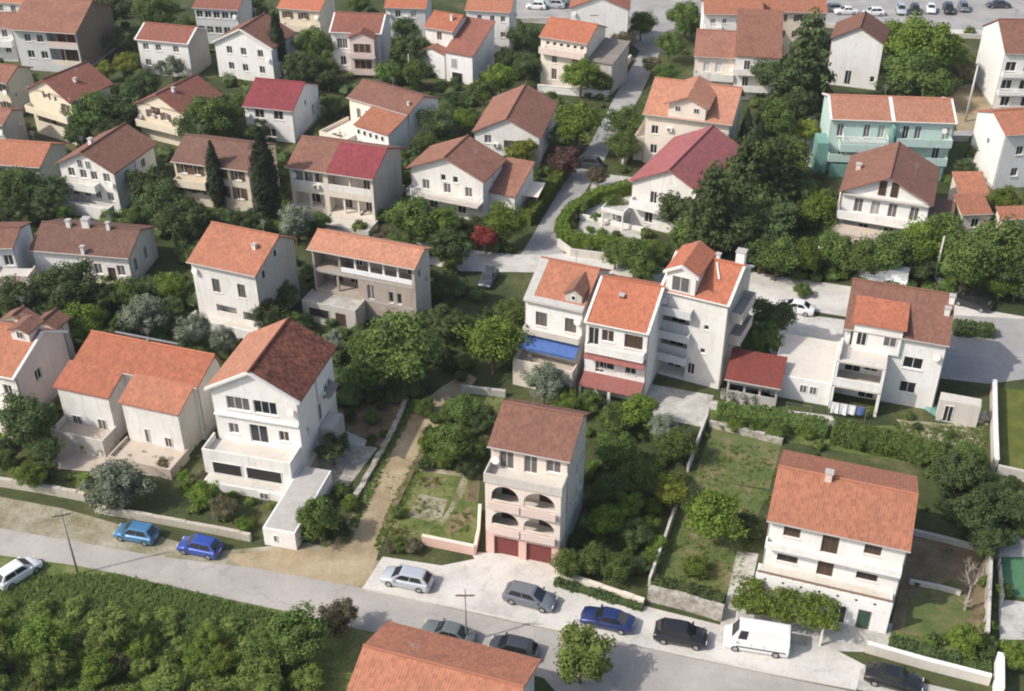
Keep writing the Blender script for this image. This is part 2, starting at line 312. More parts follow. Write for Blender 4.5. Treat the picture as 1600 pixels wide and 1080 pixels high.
    def gwin(s, face, u, z, w=0.8, h=0.9, pane='glass', frame='whiteframe', mull=True):         # proud window in a gable or on an annexe
        return s.pane(face, s.U(face, u) - w / 2, z, w, h, -0.06, pane, frame, 'window', mull)
    def log(s, face, u0, u1, z0, z1, depth=1.5, par=0.9, parm=None, doors=(), cols=0, colm=None):
        x0, x1 = s.U(face, u0), s.U(face, u1); x0 = max(x0, 0.15); x1 = min(x1, s.FR[face][2] - 0.15)
        s.holes[face].append((x0, x1, z0, z1, depth, True))
        if par: s.put(MB().box(x0 + 0.003, x1 - 0.003, 0.004, 0.14, z0 + 0.004, z0 + par), face, 'parapet', parm or s.wallm)
        for i in range(cols):
            xc = x0 + (x1 - x0) * (i + 1) / (cols + 1); s.put(MB().box(xc - 0.12, xc + 0.12, 0.15, 0.38, z0 + 0.004, z1 - 0.004), face, 'column', colm or s.wallm)
        for (u, w, h, *pm) in doors: s.pane(face, x0 + (x1 - x0) * u - w / 2, z0 + 0.03, w, h, depth - 0.07, pm[0] if pm else 'glass', pm[1] if len(pm) > 1 else 'whiteframe', 'door')
        return s
    def balc(s, face, u0, u1, z, proj=1.2, par=0.95, kind='solid', m=None, pm=None, sides='LR'):
        x0, x1 = s.U(face, u0), s.U(face, u1)
        b = s.put(MB().box(x0, x1, -proj, -0.004, z - 0.16, z), face, 'balcony', m or s.wallm); mb = MB()
        if kind == 'solid':
            mb.box(x0 + 0.003, x1 - 0.003, -proj + 0.003, -proj + 0.13, z + 0.002, z + par)
            if 'L' in sides: mb.box(x0 + 0.003, x0 + 0.13, -proj + 0.132, -0.004, z + 0.002, z + par)
            if 'R' in sides: mb.box(x1 - 0.13, x1 - 0.003, -proj + 0.132, -0.004, z + 0.002, z + par)
            s.put(mb, face, 'parapet', pm or m or s.wallm, b)
        else:
            y = -proj + 0.06; mb.box(x0 + 0.02, x1 - 0.02, y - 0.03, y + 0.03, z + par - 0.06, z + par)
            n = max(2, int((x1 - x0) / (0.22 if kind == 'rail' else 0.3))); r = 0.018 if kind == 'rail' else 0.07
            for i in range(n + 1): xx = x0 + 0.05 + (x1 - x0 - 0.1) * i / n; mb.box(xx - r, xx + r, y - r, y + r, z + 0.002, z + par - 0.062)
            for xx in (x0 + 0.06, x1 - 0.06):
                mb.box(xx - 0.03, xx + 0.03, y + 0.032, -0.01, z + par - 0.06, z + par)
                for i in range(1, 4): yy = y + (-0.01 - y) * i / 4; mb.box(xx - r, xx + r, yy - r, yy + r, z + 0.002, z + par - 0.062)
            s.put(mb, face, 'railing', pm or 'steel', b)
        return b
    def band(s, face, u0, u1, z, proj=0.1, h=0.2, m='trim', name='cornice'):
        x0, x1 = s.U(face, u0), s.U(face, u1); return s.put(MB().box(x0, x1, -proj, -0.004, z, z + h), face, name, m)
    def awn(s, face, u0, u1, z, proj=1.4, drop=0.5, m='blueawn', name='awning', val=True):
        x0, x1 = s.U(face, u0), s.U(face, u1); mb = MB()
        mb.slab([(x0, -proj, z - drop), (x1, -proj, z - drop), (x1, -0.006, z), (x0, -0.006, z)], 0.06, [(x0, 0), (x1, 0), (x1, proj), (x0, proj)])
        if val: mb.box(x0, x1, -proj - 0.03, -proj - 0.003, z - drop - 0.28, z - drop - 0.002)
        return s.put(mb, face, name, m)
    def col(s, face, u, y, z0, z1, r=0.14, m=None):
        x = s.U(face, u); return s.put(MB().box(x - r, x + r, y - r, y + r, z0, z1), face, 'column', m or s.wallm)
    def part(s, mb, name, m, parent=None): return mb.build(name, m, parent or s.root)
    def rz(s, x, y):                                    # roof top height at a local point
        if s.roof == 'front': return s.he + s.slope * min(x + s.oh, s.W + s.oh - x)
        if s.roof == 'shed': return s.he + s.slope * (y + s.oh)
        if s.roof == 'flat': return s.he
        yr = s.Dt * s.ridge - s.oh; zr = s.he + s.slope * s.Dt * s.ridge
        return zr - s.slope * (yr - y) if y <= yr else zr - (zr - s.he) * (y - yr) / (s.Dt - s.Dt * s.ridge)
    def chim(s, u, v, h=1.0, w=0.5, m='white'):
        x, y = u * s.W, v * s.D; z = s.rz(x, y)
        c = s.part(MB().box(x - w / 2, x + w / 2, y - w / 2, y + w / 2, z - 0.8, z + h), 'chimney', m, s.roofo if hasattr(s, 'roofo') else None)
        s.part(MB().box(x - w / 2 - 0.08, x + w / 2 + 0.08, y - w / 2 - 0.08, y + w / 2 + 0.08, z + h + 0.003, z + h + 0.1), 'chimney_cap', 'concrete', s.roofo if hasattr(s, 'roofo') else None)
        return s
    def annex(s, x0, x1, y0, y1, h, roof='flat', m=None, rmat=None, slope=0.3, oh=0.25, par=0.0, name='annexe', floorm='lightconc', z0=-0.3):
        m = m or s.wallm; mb = MB()
        zt = lambda y: h + (slope * (y - y0) if roof == 'shed' else 0)
        if roof == 'gable':
            xm = (x0 + x1) / 2; za = h + slope * (x1 - x0) / 2
            mb.face([(x0, y0, z0), (x1, y0, z0), (x1, y0, h), (xm, y0, za), (x0, y0, h)]); mb.face([(x1, y1, z0), (x0, y1, z0), (x0, y1, h), (xm, y1, za), (x1, y1, h)])
        else:
            mb.face([(x0, y0, z0), (x1, y0, z0), (x1, y0, h), (x0, y0, h)]); mb.face([(x1, y1, z0), (x0, y1, z0), (x0, y1, zt(y1)), (x1, y1, zt(y1))])
        mb.face([(x1, y0, z0), (x1, y1, z0), (x1, y1, zt(y1)), (x1, y0, h)]); mb.face([(x0, y1, z0), (x0, y0, z0), (x0, y0, h), (x0, y1, zt(y1))])
        if z0 > 0: mb.face([(x0, y1, z0), (x1, y1, z0), (x1, y0, z0), (x0, y0, z0)])
        if roof == 'flat':
            mb.face([(x0, y0, h), (x1, y0, h), (x1, y1, h), (x0, y1, h)] if not par else [(x0 + .14, y0 + .14, h), (x1 - .14, y0 + .14, h), (x1 - .14, y1, h), (x0 + .14, y1, h)])
            if par:
                mb.box(x0, x1, y0, y0 + .14, h, h + par); mb.box(x0, x0 + .14, y0 + .142, y1, h, h + par); mb.box(x1 - .14, x1, y0 + .142, y1, h, h + par)
        a = s.part(mb, name, m)
        if roof == 'flat': s.part(MB().face([(x0 + .16, y0 + .16, h + .02), (x1 - .16, y0 + .16, h + .02), (x1 - .16, y1 - .02, h + .02), (x0 + .16, y1 - .02, h + .02)]), 'terrace_floor', floorm, a)
        rb = MB()
        if roof == 'shed':
            za, zb = h - slope * oh + RT, zt(y1) + RT; l = math.hypot(1, slope)
            rb.slab([(x0 - oh, y0 - oh, za), (x1 + oh, y0 - oh, za), (x1 + oh, y1, zb), (x0 - oh, y1, zb)], RT - 0.01, [(x0 - oh, 0), (x1 + oh, 0), (x1 + oh, (y1 - y0 + oh) * l), (x0 - oh, (y1 - y0 + oh) * l)])
        if roof == 'gable':
            l = math.hypot((x1 - x0) / 2 + oh, slope * ((x1 - x0) / 2 + oh)); ze = h - slope * oh + RT; zr = za + RT
            rb.slab([(x0 - oh, y1, ze), (x0 - oh, y0 - oh, ze), (xm, y0 - oh, zr), (xm, y1, zr)], RT - 0.01, [(y1, 0), (y0 - oh, 0), (y0 - oh, l), (y1, l)])
            rb.slab([(x1 + oh, y0 - oh, ze), (x1 + oh, y1, ze), (xm, y1, zr), (xm, y0 - oh, zr)], RT - 0.01, [(y0 - oh, 0), (y1, 0), (y1, l), (y0 - oh, l)])
        if rb.v: s.part(rb, 'roof', rmat or s.rmat, a)
        return a
    def bwin(s, x, y, z, w=0.9, h=1.1, pane='glass', frame='whiteframe', name='window', ang=0.0, mull=True):   # proud window on any upright face
        key = ('tmp', x, y, ang); s.FR[key] = ((x, y), ang, 1, None); f = s.pane(key, -w / 2, z, w, h, -0.06, pane, frame, name, mull); return f
    def walls_of(s, face):
        O, a, w, _ = s.FR[face]; h = s.hw; mb = MB(); hs = s.holes[face]; zb = -0.3
        top = h
        if face == 'B' and s.roof == 'shed': top = s.he + s.slope * (s.D + s.oh) - RT + 0.01
        us = sorted({0, w} | {round(q, 4) for k in hs for q in k[:2]}); zs = sorted({zb, top} | {round(q, 4) for k in hs for q in k[2:4]})
        for i in range(len(us) - 1):
            for j in range(len(zs) - 1):
                um, zm = (us[i] + us[i + 1]) / 2, (zs[j] + zs[j + 1]) / 2
                if any(k[0] < um < k[1] and k[2] < zm < k[3] for k in hs): continue
                mb.face([(us[i], 0, zs[j]), (us[i + 1], 0, zs[j]), (us[i + 1], 0, zs[j + 1]), (us[i], 0, zs[j + 1])])
        for (x0, x1, z0, z1, dp, back) in hs:
            mb.face([(x0, 0, z0), (x1, 0, z0), (x1, dp, z0), (x0, dp, z0)]); mb.face([(x0, dp, z1), (x1, dp, z1), (x1, 0, z1), (x0, 0, z1)])
            mb.face([(x0, 0, z0), (x0, dp, z0), (x0, dp, z1), (x0, 0, z1)]); mb.face([(x1, dp, z0), (x1, 0, z0), (x1, 0, z1), (x1, dp, z1)])
            mb.face([(x0, dp, z0), (x1, dp, z0), (x1, dp, z1), (x0, dp, z1)])
        if s.roof == 'side' and face in 'RL':
            yr = s.Dt * s.ridge - s.oh; ua = yr if face == 'R' else s.D - yr; hb = s.rz(0, s.D) - RT + 0.01
            za = s.he + s.slope * s.Dt * s.ridge - RT + 0.01
            mb.face([(0, 0, h), (w, 0, h), (ua, 0, za)])
        if s.roof == 'front' and face in 'FB': mb.face([(0, 0, h), (w, 0, h), (w / 2, 0, h + s.slope * w / 2)])
        if s.roof == 'shed' and face in 'RL':
            zt = s.he + s.slope * (s.D + s.oh) - RT + 0.01
            mb.face([(0, 0, h), (w, 0, h), (w, 0, zt)] if face == 'R' else [(0, 0, h), (w, 0, h), (0, 0, zt)])
        return xf(mb, O, a)
    def done(s):
        by = {}
        for f in 'FRLB':
            by.setdefault(s.walls.get(f, s.wallm), []).append(s.walls_of(f))
        for i, (m, mbs) in enumerate(by.items()):
            mb = MB()
            for q in mbs:
                o = len(mb.v); mb.v += q.v; mb.f += [[k + o for k in f] for f in q.f]
            if s.roof == 'flat' and i == 0: mb.face([(0, 0, s.hw - .3), (s.W, 0, s.hw - .3), (s.W, s.D, s.hw - .3), (0, s.D, s.hw - .3)])
            s.part(mb, 'wall' if i == 0 else 'side_wall', m)
        W, D, oh, ox, he, sl = s.W, s.D, s.oh, s.ox, s.he, s.slope; q = math.hypot(1, sl); rb = MB()
        if s.kit and not any(k[2] < .45 for f in 'RL' for k in s.holes[f]):
            for f in 'RL': s.put(MB().box(.02, D - .02, -.025, -.003, -.1, .42), f, 'plinth', 'concrete')
        if s.roof == 'side':
            yr = s.Dt * s.ridge - oh; zr = he + sl * s.Dt * s.ridge; l1 = (yr + oh) * q; l2 = math.hypot(D + oh - yr, zr - he)
            rb.slab([(-ox, -oh, he), (W + ox, -oh, he), (W + ox, yr, zr), (-ox, yr, zr)], RT, [(0, 0), (s.Lt, 0), (s.Lt, l1), (0, l1)])
            rb.slab([(W + ox, D + oh, he), (-ox, D + oh, he), (-ox, yr, zr), (W + ox, yr, zr)], RT, [(0, 0), (s.Lt, 0), (s.Lt, l2), (0, l2)])
            s.roofo = s.part(rb, 'roof', s.rmat)
            if s.cap: s.part(MB().tube((-ox, yr, zr + .02), (W + ox, yr, zr + .02), .13, n=8), 'ridge_tiles', s.rmat, s.roofo)
            if s.trim:
                k = 0.28
                for xa in (-ox - .04, W + ox + .04 - k):
                    tb = MB()
                    tb.slab([(xa, -oh - .05, he + .05), (xa + k, -oh - .05, he + .05), (xa + k, yr, zr + .06), (xa, yr, zr + .06)], .26)
                    tb.slab([(xa + k, D + oh + .05, he + .05), (xa, D + oh + .05, he + .05), (xa, yr + .003, zr + .06), (xa + k, yr + .003, zr + .06)], .26)
                    s.part(tb, 'verge_trim', s.trim, s.roofo)
            if s.gutter: s.part(MB().tube((-ox, -oh - .07, he - .06), (W + ox, -oh - .07, he - .06), .075, n=6), 'gutter', s.trim or 'gutter', s.roofo)
        elif s.roof == 'front':
            xm = W / 2; zr = he + sl * s.Lt / 2; l1 = s.Lt / 2 * q
            rb.slab([(-oh, D + ox, he), (-oh, -ox, he), (xm, -ox, zr), (xm, D + ox, zr)], RT, [(0, 0), (s.Dt, 0), (s.Dt, l1), (0, l1)])
            rb.slab([(W + oh, -ox, he), (W + oh, D + ox, he), (xm, D + ox, zr), (xm, -ox, zr)], RT, [(0, 0), (s.Dt, 0), (s.Dt, l1), (0, l1)])
            s.roofo = s.part(rb, 'roof', s.rmat)
            if s.cap: s.part(MB().tube((xm, -ox, zr + .02), (xm, D + ox, zr + .02), .13, n=8), 'ridge_tiles', s.rmat, s.roofo)
            if s.trim:
                tb = MB(); k = .25
                tb.slab([(-oh - .04, -ox - .04, he + .05), (-oh + .3, -ox - .04 , he + .05 + sl * .34), (xm, -ox - .04, zr + .06), (xm, -ox + k, zr + .06), (-oh - .04, -ox + k, he + .05)][0:1] + [(xm, -ox - .04, zr + .06), (xm, -ox + k, zr + .06), (-oh - .04, -ox + k, he + .05)], .26)
                tb.slab([(xm, -ox - .04, zr + .062), (W + oh + .04, -ox - .04, he + .05), (W + oh + .04, -ox + k, he + .05), (xm, -ox + k, zr + .062)], .26)
                s.part(tb, 'verge_trim', s.trim, s.roofo)
        elif s.roof == 'shed':
            zr = he + sl * s.Dt; l1 = s.Dt * q
            rb.slab([(-ox, -oh, he), (W + ox, -oh, he), (W + ox, D + oh, zr), (-ox, D + oh, zr)], RT, [(0, 0), (s.Lt, 0), (s.Lt, l1), (0, l1)])
            s.roofo = s.part(rb, 'roof', s.rmat)
            if s.trim:
                tb = MB()
                for xa in (-ox - .04, W + ox + .04 - .28): tb.slab([(xa, -oh - .05, he + .05), (xa + .28, -oh - .05, he + .05), (xa + .28, D + oh, zr + .05), (xa, D + oh, zr + .05)], .26)
                s.part(tb, 'verge_trim', s.trim, s.roofo)
            if s.gutter: s.part(MB().tube((-ox, -oh - .07, he - .06), (W + ox, -oh - .07, he - .06), .075, n=6), 'gutter', s.trim or 'gutter', s.roofo)
        elif s.roof == 'flat':
            pb = MB(); t = .16
            pb.box(0, W, -.003, t, s.hw + .003, s.hw + .4); pb.box(0, W, D - t, D, s.hw + .003, s.hw + .4); pb.box(0, t, t + .003, D - t - .003, s.hw + .003, s.hw + .4); pb.box(W - t, W, t + .003, D - t - .003, s.hw + .003, s.hw + .4)
            s.roofo = s.part(pb, 'roof_parapet', s.wallm)
            s.part(MB().face([(.1, .1, s.hw + .01), (W - .1, .1, s.hw + .01), (W - .1, D - .1, s.hw + .01), (.1, D - .1, s.hw + .01)]), 'roof_deck', s.rmat, s.roofo)
        if s.kit and s.roof in ('side', 'front'):
            for xx, yy in ((-.07, .12), (W + .07, .12 if s.roof == 'side' else D * .5)):
                s.part(MB().tube((xx, yy, .05), (xx, yy, s.hw - .05), .05, n=6), 'downpipe', 'gutter')
            if RGH.random() < .7:
                x, y = W * RGH.uniform(.15, .85), (s.Dt * s.ridge - oh) if s.roof == 'side' else D * RGH.uniform(.3, .9); z = s.rz(x, y); an = MB().tube((x, y, z - .1), (x, y, z + 1.7), .028, n=5)
                for k in range(4): an.tube((x - .45 + .06 * k, y, z + 1.62 - .16 * k), (x + .45 - .06 * k, y, z + 1.62 - .16 * k), .014, n=4)
                s.part(an, 'aerial', 'steel', s.roofo)
            if RGH.random() < .6:
                x = W * RGH.choice((.06, .93)); z = s.hw - 1.0 - RGH.random(); q = MB().tube((x, -.28, z), (x, -.34, z + .02), .34, .38, 14); q.tube((x, -.004, z - .1), (x, -.3, z), .025, n=5); s.part(q, 'satellite_dish', 'trim')
            if RGH.random() < .65:
                f = RGH.choice('FR'); u = s.FR[f][2] * RGH.uniform(.05, .9); z = RGH.uniform(2.2, max(2.4, s.hw - 1.6)); q = MB().box(u, u + .8, -.36, -.01, z, z + .55); a = s.put(q, f, 'air_conditioner', 'trim'); s.put(MB().box(u + .12, u + .5, -.372, -.362, z + .08, z + .47), f, 'fan_grille', 'greypane', a)
        for f in s.extra: f()
        return s
    def dormer(s, u0, u1, y0, h, kind='gable', m=None, rmat=None, slope=0.4, oh=0.22, w=0.8, wh=0.9, sill=0.25, wins=1, pane='glass', trim=None):
        # front wall of the dormer stands at local y0; it runs back into the roof
        x0, x1 = u0 * s.W, u1 * s.W; m = m or s.wallm; zb = s.rz(x0, y0) - .3; zt = zb + .3 + h; mb = MB()
        xm = (x0 + x1) / 2; za = zt + (slope * (x1 - x0) / 2 if kind == 'gable' else 0)
        yr = s.Dt * s.ridge - s.oh
        yb = lambda z: min(y0 + max(0.3, (z - s.rz(x0, y0)) / s.slope), yr + .6)
        if kind == 'gable': mb.face([(x0, y0, zb), (x1, y0, zb), (x1, y0, zt), (xm, y0, za), (x0, y0, zt)])
        else: mb.face([(x0, y0, zb), (x1, y0, zb), (x1, y0, zt), (x0, y0, zt)])
        ye = yb(zt) + .2
        mb.face([(x1, y0, zb), (x1, ye, zb), (x1, ye, zt), (x1, y0, zt)]); mb.face([(x0, ye, zb), (x0, y0, zb), (x0, y0, zt), (x0, ye, zt)])
        dm = s.part(mb, 'dormer', m); rb = MB()
        if kind == 'gable':
            ze = zt - slope * oh + RT; zr = za + RT; y1 = yb(za) + .4; l = math.hypot(1, slope) * ((x1 - x0) / 2 + oh)
            rb.slab([(x0 - oh, y1, ze), (x0 - oh, y0 - oh, ze), (xm, y0 - oh, zr), (xm, y1, zr)], RT - .01, [(y1, 0), (y0 - oh, 0), (y0 - oh, l), (y1, l)])
            rb.slab([(x1 + oh, y0 - oh, ze), (x1 + oh, y1, ze), (xm, y1, zr), (xm, y0 - oh, zr)], RT - .01, [(y0 - oh, 0), (y1, 0), (y1, l), (y0 - oh, l)])
            if trim:
                tb = MB(); k = .3
                tb.slab([(x0 - oh - .03, y0 - oh - .03, ze + .04), (xm, y0 - oh - .03, zr + .05), (xm, y0 - oh + k, zr + .05), (x0 - oh - .03, y0 - oh + k, ze + .04)], .24)
                tb.slab([(xm, y0 - oh - .03, zr + .052), (x1 + oh + .03, y0 - oh - .03, ze + .042), (x1 + oh + .03, y0 - oh + k, ze + .042), (xm, y0 - oh + k, zr + .052)], .24)
                s.part(tb, 'verge_trim', trim, dm)
        else:
            z1 = s.rz(x0, min(yr, y0 + h / max(.05, s.slope - slope))); y1 = min(yr, y0 + h / max(.05, s.slope - slope)); za_ = zt + RT - slope * oh; l = math.hypot(y1 - y0 + oh, z1 - za_)
            rb.slab([(x0 - oh, y0 - oh, za_), (x1 + oh, y0 - oh, za_), (x1 + oh, y1, max(z1 + .05, za_ + .05)), (x0 - oh, y1, max(z1 + .05, za_ + .05))], RT - .01, [(0, 0), (x1 - x0, 0), (x1 - x0, l), (0, l)])
            for xx, fl in ((x1, 1), (x0, 0)):
                pass
        s.part(rb, 'dormer_roof', rmat or s.rmat, dm)
        for i in range(wins): s.bwin(x0 + (x1 - x0) * (i + .5) / wins, y0, zb + .3 + sill, w, wh, pane)
        return dm

# ------------------------------------------------------------------ trees, shrubs, hedges
def leaf_quad(mb, p, n, sz, rg):
    n = n.normalized(); u = n.orthogonal().normalized(); u = Matrix.Rotation(rg.uniform(0, 6.28), 3, n) @ u; w = n.cross(u)
    a, b = sz * rg.uniform(.7, 1.25), sz * rg.uniform(.45, .8); k = n * sz * rg.uniform(-.25, .25)
    mb.face([p - u * a, p - w * b + k, p + u * a, p + w * b + k])
def rdir(rg):
    z = rg.uniform(-1, 1); t = rg.uniform(0, 6.283); r = math.sqrt(1 - z * z); return Vector((r * math.cos(t), r * math.sin(t), z))
def blob(mb, c, r, n, sz, rg, sq=1.0, up=.25):
    for _ in range(n):
        d = rdir(rg); rr = r * rg.uniform(.55, 1.16); p = c + Vector((d.x * rr, d.y * rr, d.z * rr * sq))
        leaf_quad(mb, p, d + rdir(rg) * .65 + Vector((0, 0, up)), sz, rg)
def core(mb, c, r, rg, sq=1.0):
    bm = bmesh.new(); bmesh.ops.create_icosphere(bm, subdivisions=2, radius=1); o = len(mb.v)
    ph = [rg.uniform(0, 6.28) for _ in range(3)]
    for v in bm.verts:
        k = r * (1 + .13 * math.sin(v.co.x * 5 + ph[0]) + .13 * math.sin(v.co.y * 6 + ph[1]) + .1 * math.sin(v.co.z * 7 + ph[2]))
        mb.v.append((c[0] + v.co.x * k, c[1] + v.co.y * k, c[2] + v.co.z * k * sq))
    for f in bm.faces: mb.f.append([o + v.index for v in f.verts])
    bm.free()
def crown_broad(seed, nb=40, nl=150, sz=.052, flat=.85, spread=.66, br=(.22, .40)):
    rg = random.Random(seed); mb = MB(); core(mb, (0, 0, -.04), .44, rg, flat)
    off = Vector((rg.uniform(-.08, .08), rg.uniform(-.08, .08), 0))
    for i in range(nb):
        d = rdir(rg); d.z = d.z * .9 + .12; k = spread * rg.uniform(.6, 1.22); c = Vector((d.x * k, d.y * k, d.z * k * flat)) + off
        r = rg.uniform(*br); core(mb, c, r * .55, rg, .9) if i % 3 == 0 else None; blob(mb, c, r, nl, sz, rg, .85)
    return mb
def crown_cypress(seed):
    rg = random.Random(seed); mb = MB()
    for i in range(26):
        t = i / 25; z = -1 + 2 * t; r = .26 * (math.sin(math.pi * min(1, (t * .9 + .12))) ** .7) * (1 if t < .6 else 1 - (t - .6) * 1.1) + .03
        core(mb, (0, 0, z * .95), max(.05, r * .8), rg, 1.2)
        for k in range(3):
            a = rg.uniform(0, 6.28); blob(mb, Vector((math.cos(a) * r * .5, math.sin(a) * r * .5, z * .95)), r * .6 + .02, 60, .027, rg, 1.9, .6)
    return mb
def crown_pine(seed):
    rg = random.Random(seed); mb = MB(); core(mb, (0, 0, -.1), .38, rg, 1.2)
    for lev in range(8):
        z = -.75 + lev * .225; R_ = (1.0 - .085 * lev * 1.15) * rg.uniform(.82, 1.0)
        for i in range(8 if lev < 6 else 4):
            a = i * math.tau / (8 if lev < 6 else 4) + rg.uniform(-.3, .3)
            for q in (.45, .8):
                k = R_ * q * rg.uniform(.85, 1.12); c = Vector((math.cos(a) * k, math.sin(a) * k, z + rg.uniform(-.06, .06) - q * .05)); r = rg.uniform(.15, .25)
                core(mb, c, r * .55, rg, .5); blob(mb, c, r, 36, .06, rg, .5)
    blob(mb, Vector((0, 0, .95)), .2, 70, .055, rg)
    return mb
def crown_bare(seed):
    rg = random.Random(seed); mb = MB()
    def br(p, d, l, r, lev):
        e = p + d * l; mb.tube(p, e, r, r * .6, 5, False)
        if lev < 4:
            for _ in range(3): br(p + d * l * rg.uniform(.55, 1), (d + rdir(rg) * .65 + Vector((0, 0, .12))).normalized(), l * rg.uniform(.6, .8), r * .55, lev + 1)
    br(Vector((0, 0, -1.0)), Vector((0.05, 0, 1)), .75, .05, 0); return mb
def trunk_mesh(seed):                                    # unit height, limbs fan out near the top
    rg = random.Random(seed); mb = MB(); p = Vector((0, 0, -.05)); r = .075
    for i in range(4):
        q = Vector((rg.uniform(-.05, .05) * i, rg.uniform(-.05, .05) * i, (i + 1) * .19)); mb.tube(p, q, r, r * .85, 8, False); p = q; r *= .85
    for i in range(5):
        a = i * 1.257 + rg.uniform(-.3, .3); q = p + Vector((math.cos(a) * .3, math.sin(a) * .3, rg.uniform(.2, .42))); mb.tube(p, q, r * .7, r * .3, 6, False)
    return mb
CR = {}
def crowns(kind, mbs, m): CR[kind] = [x.mesh('crown', m) for x in mbs]
B3 = [crown_broad(k) for k in (1, 2, 3, 4)]; B4 = [crown_broad(k, 50, 120, .048, .74, .72, (.16, .34)) for k in (11, 12, 13, 14)]
crowns('b', B3, 'leaf'); crowns('d', B4, 'leafdark'); crowns('o', [crown_broad(k, 46, 120, .042, .8, .7, (.14, .32)) for k in (21, 22)], 'leafolive')
crowns('g', B3[:2] + B4[:1], 'leafbright'); crowns('y', B4[:2], 'leafyellow'); crowns('r', B4[1:], 'leafred'); crowns('m', B3[1:], 'leafplum'); crowns('n', B4, 'leafbrown')
crowns('s', [crown_broad(k, 36, 120, .058, .7, .68, (.16, .42)) for k in (31, 32, 33)], 'leafscrub')
crowns('c', [crown_cypress(5)], 'leafcyp'); crowns('p', [crown_pine(7), crown_pine(8)], 'leafdark'); crowns('x', [crown_bare(9)], 'palebark')
TR = [trunk_mesh(k).mesh('trunk', 'bark') for k in (1, 2)]; TRP = trunk_mesh(3).mesh('trunk', 'palebark')
rgt = random.Random(77)
CATS = {'c': ('cypress_tree', 'cypress'), 'p': ('conifer_tree', 'conifer'), 'o': ('olive_tree', 'tree'), 'x': ('bare_tree', 'tree')}
def tree(px, py, rp, kind, label, zc=None, asp=None, name=None, cat=None, group=None, zbase=0.0):
    """px, py: the crown's centre in the photograph; rp: its radius in photo pixels."""
    asp = asp or {'c': 1.0, 'p': 1.25, 'x': 1.0}.get(kind, rgt.uniform(.85, 1.0))
    r0 = rp / pxm(at(px, py, 2.5))
    shrub = r0 < 1.35 and kind not in 'cpx'
    zz = zc if zc is not None else (r0 * asp * (.72 if shrub else 1.25) if kind not in 'c' else r0 * 1.0 + .3)
    p = at(px, py, zz); r = rp / pxm(p)
    nm, ct = CATS.get(kind, ('shrub', 'shrub') if shrub else ('broadleaf_tree', 'tree'))
    t = tag(empty(name or nm, (p.x, p.y, 0), rgt.uniform(0, 6.28)), label, cat or ct, group)
    c = bpy.data.objects.new('crown' if kind != 'x' else 'branches', rgt.choice(CR[kind])); COL.objects.link(c); c.parent = t; c.location = (0, 0, zz)
    c.scale = (r * rgt.uniform(.92, 1.08), r * rgt.uniform(.92, 1.08), r * asp)
    k = bpy.data.objects.new('trunk' if not shrub else 'stem', TRP if kind == 'x' else rgt.choice(TR)); COL.objects.link(k); k.parent = t
    w = max(r * .8, .3) if not shrub else r * .6
    if kind == 'x': k.scale = (r * .75, r * .75, zz * .35)
    else: k.scale = (w, w, zz)
    return t
def inside(x, y, poly):
    c = False; n = len(poly)
    for i in range(n):
        (x1, y1), (x2, y2) = poly[i], poly[(i + 1) % n]
        if (y1 > y) != (y2 > y) and x < (x2 - x1) * (y - y1) / (y2 - y1) + x1: c = not c
    return c
def fill(poly, n, kinds, rp, label, group, seed, asp=None, mind=.75, stuff=None, sq=.8):
    SM = MB()
    rg = random.Random(seed); xs = [p[0] for p in poly]; ys = [p[1] for p in poly]; done = []; k = 0
    while len(done) < n and k < n * 60:
        k += 1; x, y = rg.uniform(min(xs), max(xs)), rg.uniform(min(ys), max(ys)); r = rg.uniform(*rp) * (.55 + .45 * max(0, y) / 900)
        if not inside(x, y, poly) or any(math.hypot(x - a, (y - b) * 1.3) < (r + c) * mind for a, b, c in done): continue
        done.append((x, y, r))
        if stuff:
            p = at(x, y, 1.0); rm = r / pxm(p); p.z = rm * .6 * sq; core(SM, p, rm * .66, rg, .8 * sq)
            for _ in range(13): d = rdir(rg); d.z = abs(d.z); blob(SM, p + Vector((d.x, d.y, d.z * sq)) * rm * .7, rm * rg.uniform(.2, .45), 56, .075 * max(1, rm), rg, .9, .5)
            continue
        tree(x, y, r, rg.choice(kinds), label, group=group, asp=asp)
    if stuff: tag(SM.build(stuff[0], stuff[1]), label, 'vegetation', kind='stuff')
def hedge(pts, w, h, label, kind='leafbright', z0=0.0, dens=70, sz=.13, seed=1, name='hedge'):
    rg = random.Random(seed); P = [at(x, y, 0) for x, y in pts]; mb = MB(); o = P[0].copy()
    for a, b in zip(P, P[1:]):
        d = (b - a); L = d.length; d.normalize(); n = Vector((-d.y, d.x, 0)); a = a - o
        k = w * .42; q = [a - n * k - d * .1, a + d * (L + .1) - n * k, a + d * (L + .1) + n * k, a + n * k - d * .1]
        mb.prism([(v.x, v.y) for v in q], z0, z0 + h * .9)
        for _ in range(int(dens * L * (w + 2 * h))):
            t = rg.uniform(0, L); s_ = rg.uniform(-1, 1) * (w / 2 + h); bulge = .1 * math.sin(t * 1.7) + .08 * math.sin(t * 4.1 + 1)
            if abs(s_) < w / 2: p = a + d * t + n * s_ + Vector((0, 0, z0 + h + bulge + rg.uniform(-.12, .12))); nn = Vector((0, 0, 1))
            else: sg = 1 if s_ > 0 else -1; p = a + d * t + n * sg * (w / 2 + bulge + rg.uniform(-.1, .08)) + Vector((0, 0, z0 + abs(s_) - w / 2)); nn = n * sg
            leaf_quad(mb, p, nn + rdir(rg) * .8, sz, rg)
    ob = mb.build(name, kind); ob.location = (o.x, o.y, 0); return tag(ob, label, 'hedge')
